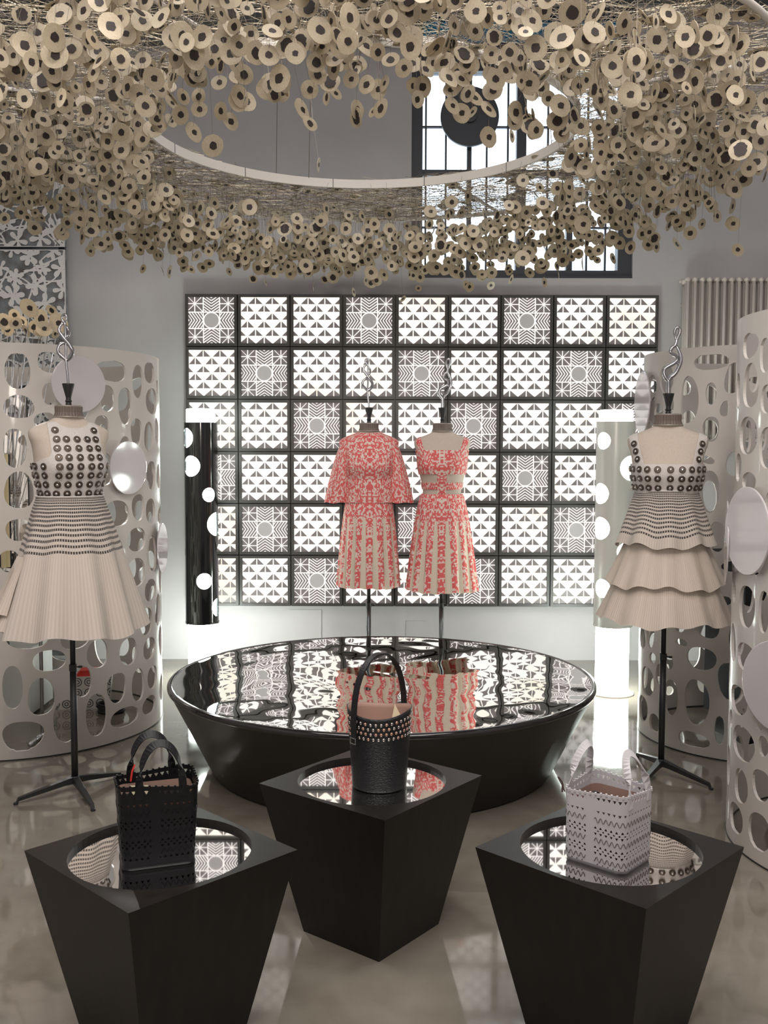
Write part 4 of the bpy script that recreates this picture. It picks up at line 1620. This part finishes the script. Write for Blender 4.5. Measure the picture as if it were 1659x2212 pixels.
def perforated_tote(name, label, loc, rz, w, d, h, leather, lining, bottom_mat, handle_h, tips, flare=0.05, scallop_mat='scallop_shadow', band=0.515):
    t = thing(name, label, 'handbag', loc, rz)
    rad_ = 0.026
    ns = 470
    base, T = rrect_pts(w, d, rad_, 0.0)
    U = np.linspace(0, 1, ns + 1)
    Z = np.linspace(0.012, h, int(h / 0.00135))
    X, Y = np.meshgrid(U, Z, indexing='ij')
    Fp = np.full(X.shape, 1.0)
    pitch = T / round(T / 0.0155)

    def tri_row(zc, size, up, phase):
        q = (X * T + phase * pitch) % pitch - pitch / 2
        tv = (Y - zc) / size
        if not up:
            tv = -tv
        wid = (0.5 - tv) * 0.5 * size * 1.15          # apex upwards
        f = np.minimum(wid - np.abs(q), (0.5 - np.abs(tv)) * size)
        return -f * 300

    def dot_row(zc, size, phase):
        q = (X * T + phase * pitch) % pitch - pitch / 2
        return (np.abs(q) + np.abs(Y - zc) - size) * 300

    rows = []
    rows.append(tri_row(h - .016, .0098, False, 0))
    rows.append(tri_row(h - .050, .0086, False, 0))
    for zc in (h - .100, h - .152):
        rows += [tri_row(zc + .009, .0082, True, .5), dot_row(zc, .0034, 0), tri_row(zc - .009, .0082, False, .5)]
    rows.append(tri_row(h - .190, .0082, True, 0))
    for rr_ in rows:
        Fp = np.minimum(Fp, rr_)
    wave = [h - .070, h - .124, h - .176]

    # plain vertical band on the long sides
    bandm = np.minimum(np.abs(X - .30), np.abs(X - .70))
    sid = np.abs(X - band)
    Fp = np.where(sid < .017, 1.0, Fp)

    def fun(u, z):
        k = 1 + flare * (z / h - .5) * 1.0
        p, _ = rrect_pts(w, d, rad_, u)
        e, _ = rrect_pts(w + .02, d + .02, rad_ + .01, u)
        nrm = (e - p)
        nrm /= np.maximum(np.linalg.norm(nrm, axis=-1, keepdims=True), 1e-9)
        q = p * k[..., None]
        # soft sag of the rim between the handles
        zz = z + .006 * np.sin(4 * PI * u) * (z / h) ** 3
        return np.stack([q[..., 0], q[..., 1], zz], -1)
    sf = num_surf(fun, 4e-4)

    def surf(u, v):
        P, N_ = sf(u, v)
        c = P[:, :2]
        flip = (N_[:, 0] * c[:, 0] + N_[:, 1] * c[:, 1]) < 0
        N_[flip] *= -1
        return P, N_
    field_sheet('perforated_body', U, Z, Fp, surf, .0022, leather, t)
    # base
    mb = MB()
    V, F_ = [], []
    n = 72
    for (k, z) in ((.90, 0.0), (.97, .003), (1.0 - flare * .45, .013)):
        p, _ = rrect_pts(w * k, d * k, rad_ * k, np.arange(n) / n)
        V += [(x, y, z) for x, y in p]
    for i in range(2):
        F_ += [(i * n + j, i * n + (j + 1) % n, (i + 1) * n + (j + 1) % n, (i + 1) * n + j) for j in range(n)]
    F_.append(tuple(range(n)))
    mb.add(V, F_)
    mb.build('base', bottom_mat, t, smooth=True)
    # lining
    V, F_ = [], []
    zs = (.008, h * .5, h - .058, h - .030)
    for z in zs:
        k = 1 + flare * (z / h - .5)
        p, _ = rrect_pts((w - .012) * k, (d - .012) * k, rad_ - .004, np.arange(n) / n)
        V += [(x, y, z) for x, y in p]
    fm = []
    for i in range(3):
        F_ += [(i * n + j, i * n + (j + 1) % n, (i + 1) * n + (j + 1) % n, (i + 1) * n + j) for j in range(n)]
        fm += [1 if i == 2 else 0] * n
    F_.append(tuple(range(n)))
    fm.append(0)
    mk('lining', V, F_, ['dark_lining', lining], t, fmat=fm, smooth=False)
    # scalloped lacing round the rim
    mb = MB()
    us = np.arange(0, 1, pitch / T)
    P = fun(us, np.full_like(us, h))
    for p in P:
        mb.tube([(p[0], p[1], p[2] - .004), (p[0], p[1], p[2] + .003)], .0032, 6)
    tag(mb.build('rim_lacing', leather, t), kind='stuff')
    for k, zw in enumerate(wave):  # thin wavy tubes stand in for the shadow lines below the scalloped edges
        us = np.linspace(band + .02, band + .98, int(T / pitch * 14))
        P = fun(us % 1.0, zw + .0062 * np.sin(2 * PI * us * T / pitch + PI / 2 + k))
        nv = P[:, :2] / np.maximum(np.linalg.norm(P[:, :2], axis=1, keepdims=True), 1e-6)
        P[:, :2] += nv * .0004
        MB().tube(P, .0011, 5).build('scallop_shadow_line', scallop_mat, t)
    # handles
    for s, (hx0, hx1, tipx, tipy, hh) in zip((-1, 1), tips):
        y_ = s * (d / 2 - .001) * (1 + flare * .45)
        pts_, wd = [], []
        for q in np.linspace(0, 1, 26):
            a = PI * q
            x = (hx0 + hx1) / 2 - (hx1 - hx0) / 2 * math.cos(a) * (1 if True else 1)
            z = h - .030 + (hh + .030) * (math.sin(a) ** .72)
            x += tipx * math.sin(a)
            yy = y_ + s * .001 + tipy * math.sin(a) ** 1.5
            pts_.append((x, yy, z))
            wd.append((.25 * math.sin(a), 1.0, 0) if abs(tipy) < .02 else (0.25, 1.0, 0))
        # straps lie flat against the body at their ends and stand edge-on at the top
        P = [Vector(p) for p in pts_]
        wds = []
        for i in range(len(P)):
            tt = (P[min(i + 1, len(P) - 1)] - P[max(i - 1, 0)]).normalized()
            wds.append(tuple(Vector((0, 1, 0)).cross(tt) * (1 - min(1, 2.0 * math.sin(PI * i / (len(P) - 1)))) + Vector((0, .6, .8)) * min(1, 2.0 * math.sin(PI * i / (len(P) - 1)))))
        strap('handle', leather, t, pts_, wds, .021)
    return t


zt = PH - REC
bt = perforated_tote('perforated_tote', 'small black perforated leather tote with two upright handles', (-0.613, 2.640, zt), math.radians(19), .200, .142, .222, 'black_leather', 'tan_lining', 'black_leather', .105,
                     [(-.052, .062, .0, .012, .112), (-.062, .052, .0, .0, .100)], .11, 'black_leather')
strap('red_tag', 'red_tag', bt, [(-.062, .058, .20), (-.058, .062, .225), (-.05, .066, .243)], (1, 0, 0), .005, .001)
strap('price_card', 'card', bt, [(-.05, -.02, .155), (-.045, -.005, .208)], (1, .25, 0), .05, .001)

wt = perforated_tote('perforated_tote', 'small white perforated leather tote with looping handles', (0.610, 2.645, zt), math.radians(48), .165, .185, .203, 'white_leather', 'tan_lining', 'white_leather', .105,
                     [(-.052, .046, -.012, .030, .105), (-.046, .050, .006, -.022, .100)], .02, band=.762)
MB().tube([(-.078, .090, .185), (-.082, .096, .204), (-.088, .106, .224)], .0018, 6).tube([(-.080, .092, .195), (-.084, .094, .212), (-.096, .098, .228)], .0016, 6).tube([(-.081, .094, .206), (-.082, .095, .184)], .003, 6).build('tie_cord', 'string', wt)
V, F_ = lathe_geo([(0, 0), (.022, 0), (.024, .008), (0, .012)], 24)
mk('round_tag', [(x - .03, z + .02, y + .165) for x, y, z in V], F_, 'cable', wt)

# bucket bag
bb = thing('bucket_bag', 'black bucket bag with rows of metal studs and one arched handle', 'handbag', (-0.013, 3.235, zt), math.radians(8))
BH, R0, R1 = .258, .090, .108


def br(z):
    return R0 + (R1 - R0) * (z / BH) ** 1.2


prof = [(0, 0), (R0 - .006, 0), (R0, .005)] + [(br(z), z) for z in np.linspace(.012, BH, 24)] + [(br(BH) - .0035, BH)] + [(br(z) - .0035, z) for z in np.linspace(BH, .1, 10)]
V, F_ = lathe_geo(prof, 72)
V = [(x, y, z + .010 * (math.cos(2 * math.atan2(y, x) + .5)) * (z / BH) ** 4) for x, y, z in V]
fm = [0] * (27 * 72) + [1] * (len(F_) - 27 * 72)
mk('body', V, F_, ['black_snake', 'tan_lining'], bb, smooth=True, fmat=fm[:len(F_)])
mk('inner_floor', [(.1 * math.cos(a), .1 * math.sin(a), .16) for a in np.linspace(0, 2 * PI, 40, endpoint=False)], [tuple(range(40))], 'tan_lining', bb)
st = [MB(), MB()]
rs = random.Random(4)
for row in range(4):
    z = BH - .022 - row * .0175
    n = 38
    for k in range(n):
        a = 2 * PI * (k + .5 * (row % 2)) / n
        r_ = br(z)
        zz = z + .010 * math.cos(2 * a + .5) * (z / BH) ** 4
        V, F_ = lathe_geo([(.0052, -.001), (.0050, .0015), (.0035, .0028), (0, .0032)], 10)
        ca, sa = math.cos(a), math.sin(a)
        st[1 if rs.random() < .45 else 0].add([((r_ + w_) * ca - u_ * sa, (r_ + w_) * sa + u_ * ca, zz + v_) for u_, v_, w_ in V], F_)
tag(st[0].build('silver_studs', 'stud', bb, True), kind='stuff')
tag(st[1].build('copper_studs', 'stud_pink', bb, True), kind='stuff')
hp, hw_ = [], []
for q in np.linspace(0, 1, 34):
    a = PI * q
    x = -math.cos(a) * .088
    z = BH - .075 + (.175 + .075) * math.sin(a) ** .8
    yy = -.062 * math.cos(a) ** 1 * -1
    hp.append((x * .92 - .0, -.062 + .124 * q, z))
hd = []
P = [Vector(p) for p in hp]
V_, F_ = [], []
for i, p in enumerate(P):
    q = i / (len(P) - 1)
    hd.append(tuple(Vector((.58, .82, 0))))
# ends hug the barrel
hp[0] = ((R1 + .002) * math.cos(math.radians(214)), (R1 + .002) * math.sin(math.radians(214)), BH - .085)
hp[1] = ((R1 + .003) * math.cos(math.radians(214)), (R1 + .003) * math.sin(math.radians(214)), BH - .03)
hp[-1] = ((R1 + .002) * math.cos(math.radians(34)), (R1 + .002) * math.sin(math.radians(34)), BH - .085)
hp[-2] = ((R1 + .003) * math.cos(math.radians(34)), (R1 + .003) * math.sin(math.radians(34)), BH - .03)
path = []
A, B = Vector(hp[1]), Vector(hp[-2])
path.append(Vector(hp[0]))
for q in np.linspace(0, 1, 30):
    a = PI * q
    m = A.lerp(B, (1 - math.cos(a)) / 2)
    path.append(Vector((m.x, m.y, A.z + (.178 + .034) * math.sin(a) ** .85)))
path.append(Vector(hp[-1]))
strap('handle', 'black_snake', bb, path, (math.sin(math.radians(34)), -math.cos(math.radians(34)), 0), .025, .004)
bk = MB()
ca, sa = math.cos(math.radians(214)), math.sin(math.radians(214))
for (u0, u1, v0, v1) in ((-.014, .014, .0, .003), (-.014, .014, .018, .021), (-.014, -.011, .003, .018), (.011, .014, .003, .018)):
    r_ = R1 + .004
    Vb = [((r_ + w_) * ca - u_ * sa, (r_ + w_) * sa + u_ * ca, BH - .098 + v_) for u_ in (u0, u1) for w_ in (0, .003) for v_ in (v0, v1)]
    bk.add(Vb, [(0, 1, 3, 2), (4, 6, 7, 5), (0, 4, 5, 1), (2, 3, 7, 6), (0, 2, 6, 4), (1, 5, 7, 3)])
bk.build('buckle', 'chrome', bb)
mk('card', [(.035, .02, .17), (.085, .0, .20), (.055, .03, .262), (.036, .021, .17), (.086, .001, .20), (.056, .031, .262)], [(0, 1, 2), (5, 4, 3), (0, 3, 4, 1), (1, 4, 5, 2), (2, 5, 3, 0)], 'card', bb)

# ------------------------------------------------------------------ chandelier of hanging discs
HX, HY, HZ, HRI, HRO = -0.118, 4.91, 3.15, 1.027, 1.93
ch_ = thing('disc_chandelier', 'huge ring chandelier of wire netting hung with parchment discs', 'chandelier', (HX, HY, HZ))
V, F_ = lathe_geo([(HRI, -.024), (HRI + .014, -.024), (HRI + .014, .024), (HRI, .024), (HRI, -.024)], 128)
hoop = mk('inner_hoop', V, F_[:-2], 'white_metal', ch_)
mb = MB()
for a in np.linspace(0, 2 * PI, 12, endpoint=False) + .18:
    q = np.array([math.cos(a), math.sin(a)])
    mb.tube([(q[0] * (HRI - .0005), q[1] * (HRI - .0005), -.0245), (q[0] * (HRI - .0005), q[1] * (HRI - .0005), .0245)], .0018, 6)
mb.build('hoop_joint', 'black_metal', hoop)
mb = MB()
mb.tube([(HRO * math.cos(a), HRO * math.sin(a), 0) for a in np.linspace(0, 2 * PI, 129)], .014, 8, caps=False)
mb.build('outer_hoop', 'white_metal', ch_, True)
for k in range(8):
    a = 2 * PI * k / 8 + .32
    c_, s_ = math.cos(a), math.sin(a)
    MB().tube([(HRI * c_, HRI * s_, 0), (HRO * c_, HRO * s_, 0)], .010, 8).build('spoke', 'white_metal', ch_)
    if k % 2 == 0:
        MB().tube([(HRI * c_, HRI * s_, 0.02), (HRI * c_ * .8, HRI * s_ * .8, CEIL - HZ)], .0022, 6).build('suspension_cable', 'wire', ch_)
        MB().tube([(HRO * c_, HRO * s_, 0.01), (HRO * c_ * .92, HRO * s_ * .92, CEIL - HZ)], .0022, 6).build('suspension_cable', 'wire', ch_)

R_ = random.Random(12)
nrnd = np.random.RandomState(12)
# wire net: scribbled strands over the ring


def strands(count, r, zfun, seed, curl=1.0):
    rn = random.Random(seed)
    Vs, Fs = [], []
    for _ in range(count):
        rad_ = math.sqrt(rn.uniform(HRI ** 2, HRO ** 2))
        a = rn.uniform(0, 2 * PI)
        p = Vector((rad_ * math.cos(a), rad_ * math.sin(a), zfun(rn)))
        d = rn.uniform(0, 2 * PI)
        pts_ = [p.copy()]
        for _k in range(5):
            d += rn.uniform(-.7, .7) * curl
            st_ = rn.uniform(.05, .13)
            p = p + Vector((math.cos(d) * st_, math.sin(d) * st_, rn.uniform(-.012, .012)))
            l = math.hypot(p.x, p.y)
            if l < HRI + .005 or l > HRO:
                f = max(HRI + .005, min(HRO, l)) / l
                p.x *= f
                p.y *= f
                d += PI * .6
            pts_.append(p.copy())
        n0 = len(Vs)
        v, f = tube_geo(pts_, r, 3, False)
        Vs += v
        Fs += [tuple(i + n0 for i in q) for q in f]
    return Vs, Fs


V, F_ = strands(2800, .0009, lambda rn: rn.uniform(-.02, .02), 1)
tag(mk('wire_net', V, F_, 'wire', ch_), kind='stuff')
V, F_ = strands(2200, .0013, lambda rn: rn.uniform(-.01, .025), 2, .5)
tag(mk('gold_wire_net', V, F_, 'gold_wire', ch_), kind='stuff')


def disc_mesh(seed, ratio):
    """irregular thin disc (radius 1) with a ragged dark centre standing 2 percent proud; returns two V,F sets"""
    r = np.random.RandomState(seed)
    n = 18
    a = np.linspace(0, 2 * PI, n, endpoint=False)
    ro = 1 + .05 * np.sin(2 * a + r.uniform(0, 6)) + r.uniform(-.025, .025, n)
    bend = r.uniform(-.10, .10)
    th = .022

    def zz(x, y):
        return bend * (x * x - y * y)
    V = []
    for s in (-1, 1):
        V += [(ro[k] * math.cos(a[k]), ro[k] * math.sin(a[k]), zz(math.cos(a[k]), math.sin(a[k])) + s * th) for k in range(n)]
        V.append((0, 0, s * th))
    c0, c1 = n, 2 * n + 1
    F_ = []
    for k in range(n):
        k2 = (k + 1) % n
        F_ += [(c0, k2, k), (c1, n + 1 + k, n + 1 + k2), (k, k2, n + 1 + k2, n + 1 + k)]
    rc = ratio * (1 + r.uniform(-.13, .13, n))
    ox, oy = r.uniform(-.06, .06, 2)
    W_ = []
    for s in (-1, 1):
        W_ += [(ox + rc[k] * math.cos(a[k]), oy + rc[k] * math.sin(a[k]), bend * .1 + s * (th + .035)) for k in range(n)]
    G = [tuple(range(n - 1, -1, -1)), tuple(range(n, 2 * n))] + [(k, (k + 1) % n, n + (k + 1) % n, n + k) for k in range(n)]
    return (np.array(V), F_), (np.array(W_), G)


variants = [disc_mesh(100 + i, q) for i, q in enumerate((.30, .34, .38, .42, .36, .46, .33, .62))]
discs = []
for k in range(2450):
    flat = k % 7 == 0
    rad_ = math.sqrt(R_.uniform((HRI + .01) ** 2, (HRO - .01) ** 2))
    a = R_.uniform(0, 2 * PI)
    if flat:
        drop = R_.uniform(-.02, .03)
    else:
        drop = min(.50, max(.05, R_.gauss(.232 + .072 * math.sin(a), .085)))
    size = min(.047, max(.023, R_.gauss(.0335, .0055)))
    x, y = rad_ * math.cos(a), rad_ * math.sin(a)
    if flat:
        rot = Euler((R_.gauss(0, .18), R_.gauss(0, .18), R_.uniform(0, 6)), 'XYZ')
    else:
        rot = Euler((PI / 2 + R_.gauss(0, .28), 0, R_.gauss(0, .75)), 'XYZ')
    discs.append((Vector((x, y, -drop)), rot, size, R_.choice(range(8)) if R_.random() < .6 else R_.choice((0, 1, 2)), rad_, a, flat))
# a few on long single wires
for (x, y, z, s_) in ((-.28, 4.3, 2.80, .030), (.56, 4.5, 2.985, .030), (-.20, 6.55, 2.62, .030), (.12, 6.6, 2.585, .028), (.53, 6.55, 2.67, .028), (.69, 6.55, 2.665, .030), (1.78, 5.1, 2.61, .032)):
    discs.append((Vector((x - HX, y - HY, z - HZ)), Euler((PI / 2 + R_.gauss(0, .2), 0, R_.gauss(0, .8)), 'XYZ'), s_, 1, 0, 0, False))


def seen_size(d):
    p = d[0] + Vector((HX, HY, HZ - EYE))
    c_, s_ = math.cos(PITCH), math.sin(PITCH)
    dep = p.y * c_ - p.z * s_
    if dep < .2:
        return 0
    u = F_PX * p.x / dep
    w = -F_PX * (p.y * s_ + p.z * c_) / dep
    if abs(u) > 820 or abs(w) > 1095:
        return 0
    n_ = d[1].to_matrix() @ Vector((0, 0, 1))
    face = abs(n_.dot(p.normalized()))
    return d[2] / dep * (.25 + face)


order = sorted(range(len(discs)), key=lambda i: -seen_size(discs[i]))
single = set(order[:299])
protos = []
for (vf, wf_) in variants:
    me = bpy.data.meshes.new('disc')
    me.from_pydata([tuple(v) for v in vf[0]], [], vf[1])
    me.materials.append(MAT['parchment'])
    mc = bpy.data.meshes.new('dark_centre')
    mc.from_pydata([tuple(v) for v in wf_[0]], [], wf_[1])
    mc.materials.append(MAT['disc_dark'])
    protos.append((me, mc))
SV, SF, SM, n0 = [], [], [], 0
wires = MB()
for i, d in enumerate(discs):
    p, rot, s_, vi, rad_, a, flat = d
    if i in single:
        o = bpy.data.objects.new('disc', protos[vi][0])
        C.objects.link(o)
        o.parent = ch_
        o.location, o.rotation_euler, o.scale = p, rot, (s_, s_, s_)
        q = bpy.data.objects.new('dark_centre', protos[vi][1])
        C.objects.link(q)
        q.parent = o
    else:
        Rm = np.array(rot.to_matrix()) * s_
        for mi, (vv, ff) in enumerate(variants[vi]):
            SV.append(vv @ Rm.T + np.array(p))
            SF += [tuple(j + n0 for j in f) for f in ff]
            SM += [mi] * len(ff)
            n0 += len(vv)
    if not flat:
        up = -p.z
        mid = Vector((p.x + R_.uniform(-.03, .03), p.y + R_.uniform(-.03, .03), p.z + up * .55))
        wires.tube([p + Vector((0, 0, s_ * .6)), mid, Vector((p.x + R_.uniform(-.05, .05), p.y + R_.uniform(-.05, .05), 0))], .0007, 3, False)
mk_rest = mk('hanging_discs', np.concatenate(SV), SF, ['parchment', 'disc_dark'], ch_, fmat=SM)
tag(mk_rest, kind='stuff')
tag(wires.build('hanging_wires', 'wire', ch_), kind='stuff')

# ------------------------------------------------------------------ things seen inside and behind the screens
pl = thing('white_plinth', 'low white plinth inside the large perforated screen', 'plinth', (-2.30, 6.05, 0))
MB().box(-.20, .20, -.20, .20, 0.02, .40).build('body', 'white_plinth', pl)
MB().box(-.21, .21, -.21, .21, .40, .42).build('top', 'white_plinth', pl)
MB().box(-.18, .18, -.18, .18, 0, .02).build('plinth_foot', 'black_metal', pl)
rb = thing('ring_print_bag', 'grey bag printed with rings and a red flap inside the large screen', 'handbag', (-1.86, 6.12, 0.0), math.radians(10))
MB().prism([(-.15, 0), (.15, 0), (.17, .20), (-.17, .20)], -.06, .06).build('body', 'rings', rb)
MB().prism([(-.05, .20), (.12, .20), (.10, .235), (-.02, .235)], -.05, .05).build('flap', 'red_tag', rb)
cc = MB()
for k in range(7):
    r_ = .075 + .004 * math.sin(k * 2.1)
    cc.tube([(r_ * math.cos(a) + .006 * math.sin(k), r_ * math.sin(a) * .85 + .006 * math.cos(k * 1.7), .006 + .011 * k * .8) for a in np.linspace(0, 2 * PI, 33)], .006, 6, caps=False)
co = cc.build('cable_coil', 'cable', None, True, loc=(-1.66, 5.98, 0))
tag(co, 'coil of black cable on the floor inside the large screen', 'cable')
gm = thing('striped_garment', 'black and cream striped garment hanging inside the large screen', 'garment', (-2.22, 5.45, 0))
V, UVs = [], []
n = 80
for i in range(16):
    z = .95 + .62 * i / 15
    for j in range(n):
        a = 2 * PI * j / n
        k = 1 + .10 * math.sin(9 * a)
        V.append((.16 * math.cos(a) * k, .05 * math.sin(a) * k, z))
F_ = [(i * n + j, i * n + (j + 1) % n, (i + 1) * n + (j + 1) % n, (i + 1) * n + j) for i in range(15) for j in range(n)]
F_.append(tuple(range(15 * n, 16 * n)))
mk('cloth', V, F_, 'stripe', gm, smooth=True)
MB().tube([(-.15, 0, 1.575), (0, 0, 1.66), (.15, 0, 1.575), (-.15, 0, 1.575)], .005, 8).tube([(0, 0, 1.66), (0, 0, 1.72), (.02, 0, 1.745), (.04, 0, 1.72)], .003, 8).build('hanger', 'chrome', gm, True)
rl = thing('clothes_rail', 'chrome clothes rail standing inside the large screen', 'rail', (-2.22, 5.45, 0))
MB().tube([(-.32, .02, 0), (-.32, .02, 1.735), (.32, .02, 1.735), (.32, .02, 0)], .010, 10).build('frame', 'chrome', rl, True)
for s in (-1, 1):
    MB().tube([(s * .32, -.18, .012), (s * .32, .2, .012)], .012, 10).build('foot', 'chrome', rl, True)
mi = thing('standing_mirror', 'tall frameless mirror standing inside the large screen', 'mirror', (-2.50, 6.28, 0), math.radians(24))
mr = MB().box(-.24, .24, -.008, .008, .05, 1.95).build('glass', 'mirror', mi)
MB().box(-.25, .25, .008, .03, .0, 1.97).build('back_panel', 'black_metal', mi)
# flowers of discs above the large screen
fl = thing('disc_flower_bunch', 'bunch of large parchment disc flowers rising above the large screen', 'flowers', (-2.30, 5.83, 0.42))
rf = random.Random(3)
MB().lathe([(.0, 0), (.07, 0), (.085, .02), (.06, .28), (.07, .34), (.064, .34), (.055, .28), (0, .05)], 32).build('vase', 'black_metal', fl, True)
for (px, py, rad_) in ((62, 668, .050), (88, 690, .047), (125, 700, .050), (30, 682, .030), (110, 672, .032), (8, 697, .042), (33, 700, .034), (55, 716, .036), (15, 714, .034), (72, 708, .034), (94, 712, .040), (88, 722, .036), (-14, 690, .04), (46, 697, .03), (120, 722, .03)):
    a_ = (px - 829.5) / F_PX
    w_ = (py - 1106) / F_PX
    yy = 5.62 + rf.uniform(-.22, .22)
    k = yy / (math.cos(PITCH) - w_ * math.sin(PITCH))
    p = Vector((a_ * k + 2.30, yy - 5.83, EYE + (-math.sin(PITCH) - w_ * math.cos(PITCH)) * k - .42))
    q = bpy.data.objects.new('disc', protos[rf.choice((0, 1, 2, 3))][0])
    C.objects.link(q)
    q.parent = fl
    q.location = p
    q.rotation_euler = (PI / 2 + rf.gauss(0, .25), 0, rf.gauss(.35, .5))
    q.scale = (rad_ * 1.08,) * 3
    qc = bpy.data.objects.new('dark_centre', protos[rf.choice((0, 2, 3, 5))][1])
    C.objects.link(qc)
    qc.parent = q
    MB().tube([p + Vector((0, .004, 0)), Vector((p.x * .6, p.y * .6 + .02, p.z * .6)), Vector((rf.uniform(-.03, .03), rf.uniform(-.03, .03), .3))], .0022, 6).build('stem', 'chrome', fl, True)
# behind / inside the right-hand screens
bp_ = thing('black_plinth', 'tall black plinth standing inside the screen behind the tiered dress', 'plinth', (2.12, 5.52, 0), math.radians(12))
MB().box(-.24, .24, -.2, .2, .12, 1.02).build('body', 'black_cloth', bp_)
MB().box(-.20, .20, -.16, .16, 0, .12).build('foot', 'black_metal', bp_)
MB().box(-.25, .25, -.21, .21, 1.02, 1.04).build('top', 'black_cloth', bp_)
ct_ = thing('black_coat', 'long black coat hanging inside the nearest perforated screen', 'coat', (2.16, 4.05, 0), math.radians(-30))
V = []
n = 60
for i in range(20):
    z = .55 + 1.02 * i / 19
    w_ = .20 - .05 * (i / 19) if i < 17 else .15 - .035 * (i - 17)
    for j in range(n):
        a = 2 * PI * j / n
        k = 1 + .08 * math.sin(8 * a + .3 * i / 19)
        V.append((w_ * math.cos(a) * k, .085 * math.sin(a) * k, z))
F_ = [(i * n + j, i * n + (j + 1) % n, (i + 1) * n + (j + 1) % n, (i + 1) * n + j) for i in range(19) for j in range(n)]
F_ += [tuple(range(19 * n, 20 * n)), tuple(range(n - 1, -1, -1))]
mk('cloth', V, F_, 'black_cloth', ct_, smooth=True)
MB().tube([(0, 0, 1.56), (0, 0, 1.66), (.02, 0, 1.685), (.04, 0, 1.66)], .003, 8).build('hanger', 'chrome', ct_, True)
r2 = thing('clothes_rail', 'chrome clothes rail standing inside the nearest perforated screen', 'rail', (2.16, 4.05, 0), math.radians(-30))
MB().tube([(-.30, .0, 0), (-.30, .0, 1.678), (.30, .0, 1.678), (.30, .0, 0)], .010, 10).build('frame', 'chrome', r2, True)
for s in (-1, 1):
    MB().tube([(s * .30, -.18, .012), (s * .30, .18, .012)], .012, 10).build('foot', 'chrome', r2, True)
